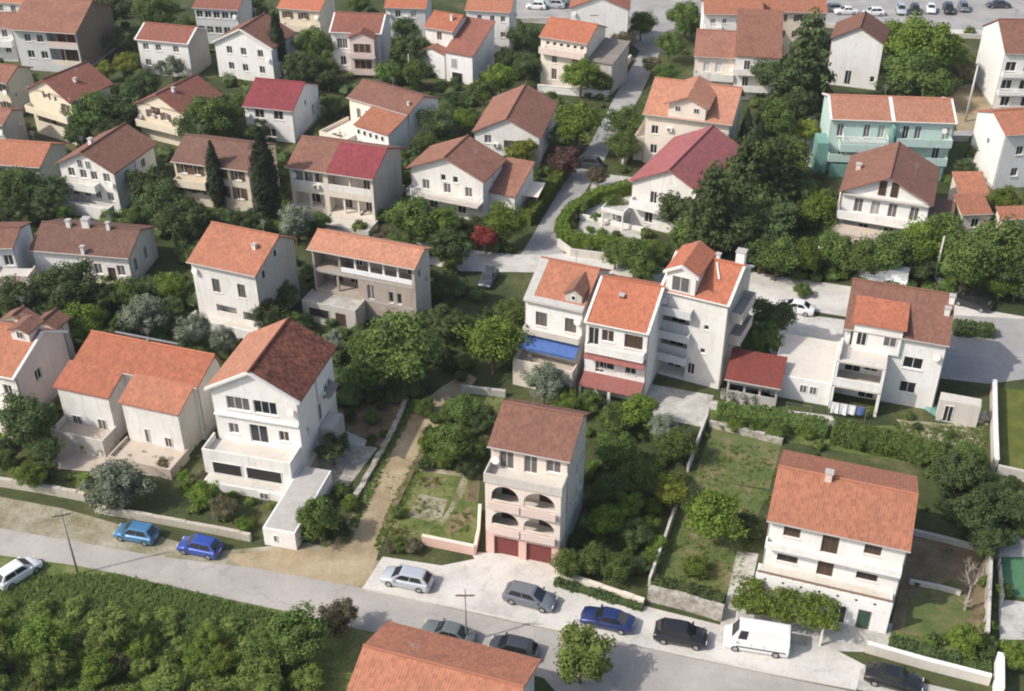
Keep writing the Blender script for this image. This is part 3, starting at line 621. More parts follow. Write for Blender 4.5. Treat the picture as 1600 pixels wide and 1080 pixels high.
def tufts(poly, n, label, m='blade', h=(.25, .7), seed=3, name='grass'):
    rg = random.Random(seed); P = [at(x, y) for x, y in poly]; pp = [(v.x, v.y) for v in P]; xs = [p[0] for p in pp]; ys = [p[1] for p in pp]; mb = MB(); k = 0
    while k < n:
        x, y = rg.uniform(min(xs), max(xs)), rg.uniform(min(ys), max(ys))
        if not inside(x, y, pp): continue
        k += 1
        for _ in range(4):
            a = rg.uniform(0, 6.28); hh = rg.uniform(*h); w = rg.uniform(.04, .12); dx, dy = math.cos(a), math.sin(a); l = rg.uniform(.1, .5) * hh
            bx, by = x + rg.uniform(-.15, .15), y + rg.uniform(-.15, .15)
            mb.face([(bx - dy * w, by + dx * w, 0), (bx + dy * w, by - dx * w, 0), (bx + dx * l, by + dy * l, hh)])
    return tag(mb.build(name, m), label, 'grass', kind='stuff')

# ------------------------------------------------------------------ ground sheets, garden walls, poles
PAVED = []
SHEETS = []
def sheet(name, pts, m, z=None, world_pts=False, kind='structure'):
    if m not in ('groundmat', 'grassy', 'soil') and not world_pts: PAVED.append(pts)
    P = [(x, y) for x, y in pts] if world_pts else [(at(x, y).x, at(x, y).y) for x, y in pts]
    bb = (min(p[0] for p in P), max(p[0] for p in P), min(p[1] for p in P), max(p[1] for p in P))
    if z is None: z = max([0.0] + [q[0] for q in SHEETS if q[1][0] < bb[1] and bb[0] < q[1][1] and q[1][2] < bb[3] and bb[2] < q[1][3]]) + .004
    if not world_pts: SHEETS.append((z, bb, P))
    bm = bmesh.new(); vs = [bm.verts.new((x, y, z)) for x, y in P]; f = bm.faces.new(vs); f.normal_update()
    if f.normal.z < 0: f.normal_flip()
    bmesh.ops.triangulate(bm, faces=[f]); me = bpy.data.meshes.new(name); bm.to_mesh(me); bm.free(); me.materials.append(MATS[m])
    o = bpy.data.objects.new(name, me); COL.objects.link(o); return tag(o, kind=kind)
def ground_z(p): return max([0.0] + [z for z, bb, P in SHEETS if inside(p.x, p.y, P)])
def wall(pts, h, label, m='stonewall', t=.25, name='garden_wall', cap=None, cat='wall', seed=0, z0=-.1, jag=0.0):
    rg = random.Random(seed); P = [at(x, y) for x, y in pts]; o = P[0].copy(); mb = MB(); cb = MB()
    for i, (a, b) in enumerate(zip(P, P[1:])):
        a = a - o; b = b - o; d = (b - a); L = d.length; d.normalize(); n = Vector((-d.y, d.x, 0)) * t / 2; k = max(1, int(L / .8)) if jag else 1
        for j in range(k):
            p, q = a + d * L * j / k, a + d * L * (j + 1) / k; hh = h + (rg.uniform(-jag, jag) if jag else 0)
            e = d * (.0 if not jag else .02)
            mb.prism([((p - n).x, (p - n).y), ((q - n + e).x, (q - n + e).y), ((q + n + e).x, (q + n + e).y), ((p + n).x, (p + n).y)], z0, hh + .0005 * (j % 3) + .0007 * i)
        if cap:
            n2 = n * 1.35; cb.prism([((a - n2).x, (a - n2).y), ((b - n2).x, (b - n2).y), ((b + n2).x, (b + n2).y), ((a + n2).x, (a + n2).y)], h + .004 + .001 * i, h + .09 + .001 * i)
    w = mb.build(name, m); w.location = (o.x, o.y, 0)
    if cap: cb.build('coping', cap, w)
    return tag(w, label, cat)
def fence(pts, h, label, m='wood', name='slat_fence', post=2.2):
    P = [at(x, y) for x, y in pts]; o = P[0].copy(); mb = MB(); ps = []
    for a, b in zip(P, P[1:]):
        a = a - o; b = b - o; d = b - a; L = d.length; d.normalize(); k = max(1, round(L / post)); ps += [a + d * L * j / k for j in range(k + 1)]
        n = Vector((-d.y, d.x, 0)) * .02
        for j in range(int(L / .16)):
            p = a + d * (.08 + j * .16); q = p + d * .11; mb.prism([((p - n).x, (p - n).y), ((q - n).x, (q - n).y), ((q + n).x, (q + n).y), ((p + n).x, (p + n).y)], .08, h)
    r = tag(empty(name, o), label, 'fence'); mb.build('slats', m, r); pb = MB()
    for p in ps: MB().box(p.x - .05, p.x + .05, p.y - .05, p.y + .05, -.1, h + .08).build('post', m, r)
    return r
def pole(px, py, h, label, m='polewood', r=.14, arm=True, lamp=False, name='utility_pole', rz=0.0):
    p = at(px, py); t = tag(empty(name, p, rz), label, 'pole')
    MB().tube((0, 0, -.2), (0, 0, h), r, r * .62, 10).build('shaft', m, t, True)
    if arm:
        MB().box(-.75, .75, -.19, -.1, h - .55, h - .43).build('crossarm', 'wood', t)
        for x in (-.6, 0.35, .6): MB().tube((x, -.145, h - .428), (x, -.145, h - .25), .05, .035, 8).build('insulator', 'trim', t)
    if lamp:
        MB().tube((0, 0, h - .35), (.9, -.15, h + .1), .04, .03, 6).build('lamp_arm', 'steel', t); MB().box(.8, 1.35, -.3, -.06, h + .06, h + .2).build('lamp_head', 'trim', t)
    return t

# ------------------------------------------------------------------ cars
def loft(mb, secs, close=True):
    n = len(secs[0]); o = len(mb.v)
    for s_ in secs: mb.v += [tuple(p) for p in s_]
    for i in range(len(secs) - 1):
        for k in range(n): mb.f.append([o + i * n + k, o + i * n + (k + 1) % n, o + (i + 1) * n + (k + 1) % n, o + (i + 1) * n + k])
    mb.f.append([o + k for k in range(n)][::-1]); mb.f.append([o + (len(secs) - 1) * n + k for k in range(n)])
CARS = {}
def car_proto(key, L, Wd, Hh, belt, hood, nose, cab):    # cab: x of windscreen base, roof front, roof rear, rear base (front is -x)
    hw = Wd / 2; body = MB(); secs = []
    xs = [(-L / 2, .80, nose - .12, .34), (-L / 2 + .10, .92, nose, .24), (-L / 2 + .5, .985, hood - .05, .19), (cab[0], 1.0, belt - .02, .18), (0, 1.0, belt + .01, .18), (cab[3] - .05, 1.0, belt + .03, .18), (L / 2 - .35, .97, min(belt, belt - .02 if cab[3] > L / 2 - .5 else belt - .05), .22), (L / 2 - .06, .90, belt - .10, .26), (L / 2, .82, belt - .28, .36)]
    for x, kw, zt, zb in xs:
        w = hw * kw; zm = (zt + zb) / 2
        secs.append([(x, -w * .93, zb), (x, -w, zb + .14), (x, -w, zm + .06), (x, -w * .96, zt - .07), (x, -w * .85, zt), (x, w * .85, zt), (x, w * .96, zt - .07), (x, w, zm + .06), (x, w, zb + .14), (x, w * .93, zb)])
    loft(body, secs)
    rb, ry = hw * .83, hw * .68; zr = Hh; zb = belt - .03
    A = [(cab[0], -rb, zb), (cab[0], rb, zb), (cab[3], rb * .97, zb), (cab[3], -rb * .97, zb)]; T = [(cab[1], -ry, zr - .05), (cab[1], ry, zr - .05), (cab[2], ry * .97, zr - .06), (cab[2], -ry * .97, zr - .06)]
    for i in range(4): body.face([A[i], A[(i + 1) % 4], T[(i + 1) % 4], T[i]][::-1])
    xm = (cab[1] + cab[2]) / 2                                    # a slightly domed roof
    ring = [(cab[1], -ry, zr - .05), (xm, -ry * 1.0, zr - .03), (cab[2], -ry * .97, zr - .06), (cab[2], ry * .97, zr - .06), (xm, ry, zr - .03), (cab[1], ry, zr - .05)]
    inr = [(cab[1] + .15, -ry * .75, zr), (xm, -ry * .75, zr + .02), (cab[2] - .15, -ry * .72, zr - .01), (cab[2] - .15, ry * .72, zr - .01), (xm, ry * .75, zr + .02), (cab[1] + .15, ry * .75, zr)]
    for i in range(6): body.face([ring[i], ring[(i + 1) % 6], inr[(i + 1) % 6], inr[i]])
    body.face(inr)
    def glass(q, a0=.06, a1=.94, b0=.1, b1=.93, off=.012):
        q = [Vector(p) for p in q]; f = lambda u, v: (q[0] * (1 - u) + q[1] * u) * (1 - v) + (q[3] * (1 - u) + q[2] * u) * v
        n = (q[1] - q[0]).cross(q[3] - q[0]).normalized() * off
        return [f(a0, b0) + n, f(a1, b0) + n, f(a1, b1) + n, f(a0, b1) + n]
    body = body; P = {'body': [body]}
    P['windscreen'] = [MB().face(glass([A[1], A[0], T[0], T[1]]))]; P['rear_window'] = [MB().face(glass([A[3], A[2], T[2], T[3]], .09, .91))]
    P['side_window'] = []
    for sgn in (0, 1):
        q = [A[0], A[3], T[3], T[0]] if sgn == 0 else [A[2], A[1], T[1], T[2]]
        for a0, a1 in ((.10, .47), (.50, .86)): P['side_window'].append(MB().face(glass(q, a0, a1, .14, .9)))
    P['wheel'] = []; P['rim'] = []
    for x in (-L * .305, L * .30):
        for y in (-1, 1):
            m = MB(); m.tube((x, y * (hw - .21), .32), (x, y * (hw + .012), .32), .32, n=16); P['wheel'].append(m); q = MB(); q.tube((x, y * (hw + .0), .32), (x, y * (hw + .022), .32), .2, n=12); P['rim'].append(q)
    P['headlight'] = [MB().box(-L / 2 + .03, -L / 2 + .3, y * hw * .62 - .17, y * hw * .62 + .17, nose - .15, nose - .015) for y in (-1, 1)]
    P['tail_light'] = [MB().box(L / 2 - .16, L / 2 - .015, y * hw * .68 - .12, y * hw * .68 + .12, belt - .34, belt - .14) for y in (-1, 1)]
    P['wing_mirror'] = [MB().box(cab[0] + .3, cab[0] + .46, y * (hw + .08) - .09, y * (hw + .08) + .09, belt + .0, belt + .14) for y in (-1, 1)]
    P['number_plate'] = [MB().box(L / 2 - .03, L / 2 + .012, -.26, .26, .55, .66)]; P['bumper'] = [MB().box(-L / 2 - .02, -L / 2 + .1, -hw * .72, hw * .72, .33, .46)]
    MM = {'windscreen': 'carglass', 'rear_window': 'carglass', 'side_window': 'carglass', 'wheel': 'tyre', 'rim': 'rim', 'headlight': 'lamp', 'tail_light': 'tail', 'number_plate': 'trim', 'bumper': 'dark', 'body': 'car_silver', 'wing_mirror': 'car_silver'}
    CARS[key] = {k: [x.mesh(k, MM[k]) for x in v] for k, v in P.items()}
    for me in CARS[key]['body'] + CARS[key]['wheel']: me.polygons.foreach_set('use_smooth', [True] * len(me.polygons)); me.set_sharp_from_angle(angle=R(38))
car_proto('hatch', 3.95, 1.74, 1.50, .90, .86, .68, (-1.22, -.42, 1.40, 1.86))
car_proto('sedan', 4.45, 1.76, 1.43, .92, .88, .70, (-1.05, -.30, .95, 1.68))
car_proto('wagon', 4.5, 1.80, 1.50, .92, .88, .70, (-1.30, -.45, 1.60, 2.10))
car_proto('suv', 4.35, 1.84, 1.62, 1.00, .97, .80, (-1.22, -.45, 1.45, 1.98))
def car(px, py, key, colr, label, px2=None, rot=None, name='parked_car', cat='car', group='cars parked along the street', s=1.0):
    p = at(px, py, .7); p.z = ground_z(p) + .002
    if px2: q = at(px2[0], px2[1], .7); rz = math.atan2(q.y - p.y, q.x - p.x)
    else: rz = R(rot)
    t = tag(empty(name, p, rz), label, cat, group); t.scale = (s, s, s)
    if key == 'van':
        for y in (-1, 1):
            MB().box(-1.55, 2.35, y * 1.0 - .012, y * 1.0 + .012, .62, .72).build('side_moulding', 'dark', t); MB().box(-.42, -.40, y * .985 - .012, y * .985 + .012, .75, 1.15).build('door_seam', 'greypane', t); MB().box(.62, .64, y * .985 - .012, y * .985 + .012, .75, 1.15).build('door_seam', 'greypane', t)
        for y in (-.45, .45): MB().box(2.585, 2.61, y - .32, y + .32, 1.42, 1.95).build('rear_door_window', 'carglass', t)
    for k, ms in CARS[key].items():
        if k == 'rim': continue
        for i, me in enumerate(ms):
            o = bpy.data.objects.new(k, me); COL.objects.link(o); o.parent = t
            if k in ('body', 'wing_mirror'): o.material_slots[0].link = 'OBJECT'; o.material_slots[0].material = MATS['car_' + colr]
            if k == 'wheel': r_ = bpy.data.objects.new('rim', CARS[key]['rim'][i]); COL.objects.link(r_); r_.parent = o
    return t


def underwood(poly, n, m, rp, label, seed):
    rg = random.Random(seed); SM = MB(); xs = [p[0] for p in poly]; ys = [p[1] for p in poly]; k = c = 0
    while c < n and k < n * 40:
        k += 1; x, y = rg.uniform(min(xs), max(xs)), rg.uniform(min(ys), max(ys))
        if not inside(x, y, poly) or any(inside(x, y, q) for q in PAVED): continue
        p = at(x, y); r = rg.uniform(*rp); bad = any((p - at(*q)).length < 4.2 for q in ((763, 436), (918, 256), (1520, 474), (1243, 480)))
        for h in HOUSES:
            d = p - Vector((h.org.x, h.org.y, 0)); lx = d.x * math.cos(h.rot) + d.y * math.sin(h.rot); ly = -d.x * math.sin(h.rot) + d.y * math.cos(h.rot)
            if -r - .3 < lx < h.W + r + .3 and -r - 1.0 < ly < h.D + r + .2: bad = True; break
        if bad: continue
        c += 1; p.z = r * .5; core(SM, p, r * .74, rg, .8)
        for _ in range(9): d = rdir(rg); d.z = abs(d.z); blob(SM, p + d * r * .68, r * rg.uniform(.25, .42), 34, .11, rg, .85)
    tag(SM.build('undergrowth', m), label, 'vegetation', kind='stuff')

# ================================================================== THE PLACE
# ------------------------------------------------------------------ ground
sheet('ground', [(-900, -150), (900, -150), (900, 1400), (-900, 1400)], 'groundmat', 0.0, True)
sheet('grass_verge', [(-60, 765), (100, 795), (230, 832), (330, 862), (480, 848), (600, 878), (572, 926), (400, 905), (250, 880), (0, 842), (-60, 836)], 'verge')
sheet('scrub_ground', [(-80, 850), (0, 862), (180, 892), (350, 932), (470, 958), (640, 1000), (600, 1060), (520, 1140), (-80, 1140)], 'grassy')
sheet('dirt_track', [(455, 890), (520, 850), (560, 790), (605, 715), (645, 640), (690, 605), (728, 582), (745, 592), (706, 640), (672, 700), (640, 765), (612, 815), (592, 860), (575, 920), (520, 922)], 'dirt')
sheet('dirt_apron', [(350, 868), (450, 856), (560, 868), (585, 892), (566, 922), (480, 908), (390, 894)], 'dirt')
sheet('road', [(-120, 806), (0, 826), (250, 870), (400, 888), (560, 918), (700, 950), (860, 985), (1000, 1012), (1200, 1054), (1340, 1082), (1500, 1115), (1760, 1165), (1760, 1300), (1500, 1240), (1100, 1130), (1060, 1110), (1000, 1120), (880, 1095), (850, 1060), (640, 1002), (440, 954), (350, 935), (180, 896), (120, 884), (0, 868), (-120, 846)], 'asphalt')
sheet('parking_bay', [(598, 870), (690, 884), (750, 872), (868, 886), (866, 905), (1010, 948), (1130, 978), (1310, 1018), (1352, 1040), (1338, 1078), (1200, 1052), (1000, 1010), (860, 983), (700, 948), (566, 920)], 'concpave')
sheet('road_shoulder', [(1345, 1045), (1560, 1095), (1560, 1112), (1338, 1078)], 'oldpave')
sheet('side_street', [(795, 425), (822, 385), (858, 325), (888, 272), (922, 225), (945, 182), (962, 148), (985, 108), (1002, 75), (1034, 75), (1018, 112), (1000, 150), (968, 205), (938, 262), (895, 330), (880, 375), (880, 425)], 'greyasphalt')
sheet('cross_street', [(600, 372), (712, 388), (800, 398), (850, 398), (880, 396), (1050, 420), (1175, 425), (1330, 448), (1500, 478), (1700, 512), (1700, 585), (1600, 562), (1490, 540), (1320, 495), (1175, 470), (1000, 445), (850, 426), (720, 424), (600, 398)], 'concpave')
sheet('paved_yard', [(1480, 492), (1620, 500), (1620, 590), (1545, 600), (1455, 590)], 'greyasphalt')
sheet('car_park', [(770, -60), (1760, -70), (1760, 62), (1420, 50), (1385, 48), (1260, 34), (1090, 30), (1040, 82), (1000, 80), (960, 45), (780, 32)], 'greyasphalt')
sheet('pavement_strip', [(1330, 44), (1420, 44), (1560, 48), (1560, 54), (1420, 52), (1330, 50)], 'concpave')
sheet('dry_plot', [(1480, 140), (1560, 120), (1600, 210), (1500, 222)], 'dirt'); sheet('yard_path', [(1490, 205), (1570, 200), (1570, 216), (1490, 218)], 'greyasphalt')
sheet('lawn', [(1556, 605), (1620, 612), (1620, 745), (1556, 735)], 'lawn')
sheet('sports_court', [(1563, 872), (1640, 868), (1640, 940), (1566, 930)], 'courtmat')
sheet('court_path', [(1550, 822), (1640, 850), (1640, 870), (1560, 871), (1550, 871)], 'oldpave'); sheet('court_path', [(1560, 936), (1640, 946), (1640, 1000), (1562, 1000)], 'oldpave')
sheet('meadow', [(1110, 640), (1300, 668), (1540, 660), (1540, 690), (1480, 735), (1230, 690), (1110, 665)], 'grassy')
sheet('dry_meadow', [(1400, 655), (1538, 668), (1536, 705), (1440, 705)], 'verge')
sheet('vegetable_plot', [(1112, 668), (1222, 690), (1202, 765), (1085, 745)], 'weedy')
sheet('orchard_ground', [(1085, 745), (1200, 768), (1160, 860), (1130, 942), (1018, 918), (1050, 800)], 'weedy')
sheet('garden_soil', [(1425, 830), (1545, 850), (1548, 1050), (1385, 1010)], 'soil'); sheet('garden_grass', [(1395, 985), (1548, 1020), (1548, 1058), (1385, 1012)], 'grassy'); sheet('dry_garden', [(1420, 935), (1500, 900), (1520, 960), (1480, 1005), (1412, 985)], 'weedy')
sheet('front_garden', [(640, 735), (750, 745), (742, 855), (605, 838)], 'grassy'); sheet('garden_path', [(648, 728), (752, 742), (752, 749), (648, 735)], 'verge'); sheet('garden_patch', [(655, 772), (700, 781), (690, 808), (672, 816), (636, 806), (648, 788)], 'verge'); sheet('garden_track', [(724, 742), (734, 744), (722, 778), (698, 812), (690, 822), (684, 818), (700, 798)], 'verge')
for q in ([(612, 822), (640, 828), (634, 846), (606, 838)], [(700, 815), (736, 790), (738, 812), (705, 838)], [(655, 742), (690, 748), (682, 765), (646, 757)], [(735, 752), (748, 754), (744, 785), (728, 782)]): sheet('vegetable_bed', q, 'soil')
sheet('upper_garden', [(705, 620), (790, 615), (745, 735), (660, 720)], 'grassy')
sheet('house_yard', [(520, 665), (580, 672), (560, 720), (480, 760), (470, 735)], 'concpave'); sheet('bare_garden', [(545, 590), (640, 620), (600, 700), (520, 665)], 'soil'); sheet('rubble_yard', [(505, 690), (590, 700), (545, 760), (480, 765)], 'rubblemat')
sheet('front_terrace', [(90, 690), (280, 700), (262, 745), (75, 732)], 'terrace'); sheet('small_lawn', [(40, 730), (150, 740), (140, 775), (30, 762)], 'grassy'); sheet('sandy_yard', [(180, 690), (290, 705), (270, 745), (170, 735)], 'verge')
sheet('courtyard', [(1015, 600), (1115, 618), (1100, 668), (1000, 648)], 'oldpave'); sheet('concrete_yard', [(1110, 625), (1300, 650), (1310, 668), (1110, 640)], 'oldpave'); sheet('drive', [(1165, 480), (1320, 500), (1310, 580), (1225, 590)], 'concpave')
sheet('forecourt', [(735, 862), (880, 872), (868, 892), (748, 886)], 'concpave')
sheet('front_path', [(1152, 862), (1185, 865), (1160, 985), (1125, 978)], 'oldpave'); sheet('house_forecourt', [(1160, 960), (1395, 975), (1385, 1020), (1300, 1018), (1130, 985)], 'oldpave')
sheet('villa_yard', [(930, 270), (1010, 280), (1000, 385), (900, 365)], 'oldpave'); sheet('back_lane', [(535, 180), (620, 200), (600, 250), (520, 215)], 'soil')
sheet('yard_slope', [(435, 335), (600, 300), (560, 360), (440, 350)], 'oldpave'); sheet('white_yard', [(100, 300), (190, 310), (180, 330), (100, 322)], 'oldpave')

# ------------------------------------------------------------------ houses, near rows
h = House('house with long terracotta roof at the bottom edge, seen from above', (605, 970), (846, 1030), 4.6, D=7.7, slope=.42, rmat='orange', back=True, oh=.45, ox=.4)
h.row('R', 1.0, [.25, .7]).row('F', .9, [.2, .5, .8]).row('L', 1., [.5]); h.done()

h = House('white house with wide clean terracotta roof, long balcony and vine covered ground floor', (1198, 813), (1423, 862), 7.7, rl=(1222, 702), slope=.40, wall='clean', rmat='orange', oh=.35, ox=.3)
W = h.W
h.win('F', .17, 6.15, 1.35, 1.05, 'brownpane', 'brownframe').win('F', .46, 5.3, 1.35, 2.0, 'brownpane', 'brownframe', name='balcony_door').win('F', .77, 6.15, 1.35, 1.05, 'brownpane', 'brownframe')
h.win('F', .17, 3.3, 1.7, .8, 'dark', 'brownframe').win('F', .46, 2.75, 1.3, 1.9, 'brownpane', 'brownframe', name='balcony_door').win('F', .77, 3.3, 1.7, .8, 'dark', 'brownframe')
b = h.balc('F', -.01, 1.0, 5.15, .75, .55, 'solid', 'clean')
h.annex(-.4, W - .2, -2.2, -.01, 2.55, 'flat', 'clean', par=.0, floorm='lightconc', name='balcony_block')
par = MB(); par.box(-.4, W - .2, -2.2, -2.06, 2.575, 3.45)
p_ = h.part(par, 'balcony_parapet', 'clean')
for i in range(7):
    x = .4 + i * (W - 1.2) / 6.5; q = MB(); q.face([(x - .16, -2.206, 3.0), (x, -2.206, 2.86), (x + .16, -2.206, 3.0), (x, -2.206, 3.14)]); h.part(q, 'parapet_opening', 'dark', p_)
rl_ = MB(); rl_.box(-.3, W - .3, -2.2, -2.06, 3.62, 3.74)
for i in range(12): x = -.2 + i * (W - .2) / 11.2; rl_.box(x - .025, x + .025, -2.15, -2.11, 3.452, 3.618)
h.part(rl_, 'handrail', 'browntrim', p_)
h.bwin(W * .62, -2.2, .1, 1.1, 2.0, 'dark', 'whiteframe', 'door'); h.bwin(W * .8, -2.2, .1, 1.0, 2.0, 'greenpane', 'brownframe', 'door'); h.bwin(W * .25, -2.2, .9, 1.2, 1.1); h.row('R', 5.9, [.3, .7]).row('R', 2.9, [.3, .7]); h.done(); h.chim(.36, .47, .75, .55, 'pinkish')
GH2 = h

h = House('narrow tall pinkish house with two storeys of arches above two dark red garage doors', (761, 697), (891, 722), 10.7, rl=(789, 622), slope=.36, wall='peach', walls={'R': 'greywall', 'F': 'rosy', 'B': 'greywall', 'L': 'pinkish'}, rmat='brown', oh=.3, ox=.3, ridge=.62)
W = h.W; y0 = -1.9
h.win('F', .2, 8.35, 1.3, 2.0, 'greypane', name='door').win('F', .52, 8.35, 1.2, 2.0, 'greypane', name='door').win('F', .82, 8.9, 1.3, 1.3, 'greypane')
def arcade(h, y0, arches, z0, z1, x0, x1, m, par=.9, deep=1.6, spring=1.25):
    mb = MB(); t = .25; xs = [x0] + [q for a in arches for q in a] + [x1]
    for i in range(0, len(xs), 2): mb.box(xs[i], xs[i + 1], y0, y0 + t, z0, z1)
    for a, b in arches:
        N = 14; r = (b - a) / 2; zs = z0 + spring; hgt = min(z1 - .22 - zs, r)
        for k in range(N):
            t0, t1 = math.pi * (1 - k / N), math.pi * (1 - (k + 1) / N); xa, xb = a + r + r * math.cos(t0), a + r + r * math.cos(t1); za, zb = zs + hgt * math.sin(t0), zs + hgt * math.sin(t1)
            mb.face([(xa, y0, za), (xb, y0, zb), (xb, y0, z1), (xa, y0, z1)]); mb.face([(xb, y0 + t, zb), (xa, y0 + t, za), (xa, y0 + t, z1), (xb, y0 + t, z1)]); mb.face([(xa, y0, za), (xa, y0 + t, za), (xb, y0 + t, zb), (xb, y0, zb)])
        mb.box(a + .003, b - .003, y0 + .02, y0 + .16, z0, z0 + par)
    return h.part(mb, 'arcade', m)
ar = [(.55, W * .5 - .35), (W * .5 + .1, W - .5)]
arcade(h, y0, ar, 5.5, 8.2, 0, W, 'rosy', .8); arcade(h, y0, ar, 2.75, 5.34, 0, W, 'rosy', .8)
for z in (2.75, 5.5):
    for a, b in ar: h.part(MB().box(a - .15, b + .15, y0 - .4, y0 - .28, z + .02, z + .85).box(a - .15, b + .15, y0 - .278, y0 - .003, z - .06, z + .06), 'balcony', 'pinkish')
for z in (2.59, 5.34, 8.2): h.part(MB().box(-.1 if z > 8 else 0, W + (.1 if z > 8 else 0), y0 - (.12 if z > 8 else .03), -.004, z, z + .156), 'balcony_slab', 'lightconc')
mb = MB().box(-.1, W + .1, y0 - .12, y0 + .02, 8.36, 9.15).box(-.1, .04, y0 + .022, -.004, 8.36, 9.15).box(W - .04, W + .1, y0 + .022, -.004, 8.36, 9.15); h.part(mb, 'terrace_parapet', 'lightconc')
for z in (5.5, 2.75):
    for u in (.24, .75): h.bwin(W * u, 0, z + .02, 1.4, 2.05, 'brownpane', 'brownframe', 'door')
    h.part(MB().box(0, .16, y0 + .254, -.004, z, z + 2.58).box(W - .16, W, y0 + .254, -.004, z, z + 2.58), 'side_screen', 'pale')
mb = MB(); xs = [0, .75, W * .5 - .35, W * .5 + .35, W - .7, W]
for i in (0, 2, 4): mb.box(xs[i], xs[i + 1], y0, y0 + .35, -.2, 2.58)
for i in (1, 3): mb.box(xs[i], xs[i + 1], y0, y0 + .35, 2.15, 2.58)
h.part(mb, 'garage_front', 'peach'); h.part(MB().box(W - .02, W - .003, y0 + .354, -.004, -.2, 2.58).box(.003, .02, y0 + .354, -.004, -.2, 2.58), 'garage_side', 'peach')
for i in (1, 3):
    g = MB(); 
    for k in range(6): g.box(xs[i], xs[i + 1], y0 + .22 + .012 * (k % 2), y0 + .3, k * .36, k * .36 + .352)
    h.part(g, 'garage_door', 'reddoor')
h.row('R', 6.3, [.55, .8], .7, 1.0).row('R', 3.4, [.55, .8], .7, 1.0); h.done()

h = House('white gabled house with mottled brown roof, attic window band and stacked front terraces', (319, 608), (467, 631), 9.2, 'front', rl=(452, 496), slope=.56, wall='clean', rmat='mottled', oh=.45, ox=.4, trim='trim')
W = h.W; D = h.D
h.win('F', .30, 7.0, 2.3, 1.5).win('F', .62, 7.0, 2.3, 1.5); h.band('F', .0, 1.0, 6.25, .28, .16, 'clean')
h.row('F', 4.1, [.2, .8], 1.0, 1.2, pane='greypane').win('F', .5, 3.45, 1.8, 2.1, name='door')
h.annex(-.5, W - .1, -2.6, -.005, 3.1, 'flat', 'white', par=.75, floorm='lightconc', name='terrace_block')
for x, w in ((W * .22, 3.0), (W * .66, 3.6)): h.bwin(x, -2.6, 1.15, w, 1.45, 'dark', 'whiteframe', 'opening', mull=False)
h.annex(-.2, W - .4, -3.8, -2.605, .95, 'flat', 'clean', par=.0, name='lower_terrace'); h.bwin(W * .7, -3.8, .02, .9, .8, 'greypane')
h.annex(W - .05, W + 3.0, -9.4, -.6, 2.0, 'flat', 'clean', par=.0, floorm='concrete', name='garage_ramp'); h.bwin(W + 1.1, -9.4, .6, .4, .8, 'greypane', mull=False)
h.annex(W + .005, W + 1.6, D * .45, D * .75, 3.1, 'flat', 'concrete', name='side_landing')
h.win('R', .55, 3.3, .9, 2.0, 'dark', name='door').win('R', .85, 5.6, .8, .9).win('R', .2, 4.2, .6, .6).win('R', .75, 5.2, .9, 1.2, 'greypane'); h.awn('R', .6, .9, 6.0, .9, .25, 'greyroof', 'porch_roof', False)
h.done()
b = MB(); xm = W / 2
h.part(MB().slab([(-h.oh - .01, -h.ox + .01, h.he + .012), (xm - .1, -h.ox + .01, h.rz(xm - .1, 0) + .012), (xm - .1, D + h.ox - .01, h.rz(xm - .1, 0) + .012), (-h.oh - .01, D + h.ox - .01, h.he + .012)][::1], .01, [(0, 0), (0, 6), (10, 6), (10, 0)]), 'sunlit_roof_slope', 'peachroof', h.roofo)  # sun on the left slope put into a paler tile colour

h = House('unfinished bare plaster house with open loggias and pale orange roof', (479, 389), (648, 421), 8.3, rl=(497, 357), slope=.38, wall='rawwall', walls={'R': 'greywall'}, kit=False, rmat='peachroof', oh=.5, ox=.3, ridge=.55)
h.log('F', .28, .97, 5.85, 7.9, 2.0, .55, 'whitecloth', [(.15, 1.0, 1.7, 'dark'), (.9, 1.1, 1.6, 'dark')], 4, 'white').log('F', .02, .26, 5.7, 7.9, 2.2, .0)
h.band('F', .02, .98, 5.35, .05, .22, 'concrete', 'floor_band'); h.band('F', .46, .98, 2.55, .05, .2, 'concrete', 'floor_band'); h.log('F', .02, .44, 3.0, 5.2, 2.4, .0, None, [(.3, 1.1, 1.9, 'brownpane', 'brownframe'), (.7, 1.4, 1.2, 'greypane')], 1)
h.win('F', .56, 2.9, .85, 1.9, 'greypane', name='door').row('F', 3.0, [.76, .84], .55, 1.4).win('R', .3, 6.2, .8, 1.1, 'dark').win('R', .75, 4.6, .6, .8)
h.annex(-.4, h.W * .5, -2.6, -.005, 2.5, 'flat', 'greywall', floorm='oldpave', name='terrace_block', par=.25); h.bwin(1.7, -2.6, .9, 2.6, 1.2, 'dark', 'concrete', 'opening', mull=False); h.bwin(4.4, -2.6, .3, 1.2, 1.7, 'brownpane', 'brownframe', 'door'); h.done()
for k, (u, c) in enumerate(((.42, 'bluecloth'), (.55, 'whitecloth'), (.68, 'whitecloth'), (.8, 'bluecloth'))):
    pass

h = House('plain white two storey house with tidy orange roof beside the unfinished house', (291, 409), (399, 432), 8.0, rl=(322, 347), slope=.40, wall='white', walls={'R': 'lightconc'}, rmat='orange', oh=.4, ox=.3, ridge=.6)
h.row('F', 4.5, [.35, .75], 1.0, 1.75, pane='greypane', frame='brownframe').log('F', .3, .62, 1.3, 2.9, 1.2, .7).log('F', .72, .97, .9, 2.7, 1.2, .7)
h.gwin('R', .18, 6.6, .7, 1.1, 'dark'); h.gwin('R', .5, 7.9, .7, 1.0, 'dark'); h.annex(-.5, h.W, -1.6, -.005, .9, 'flat', 'clean', par=.5, name='terrace_block'); h.done(); h.chim(.8, .35, .5, .4)

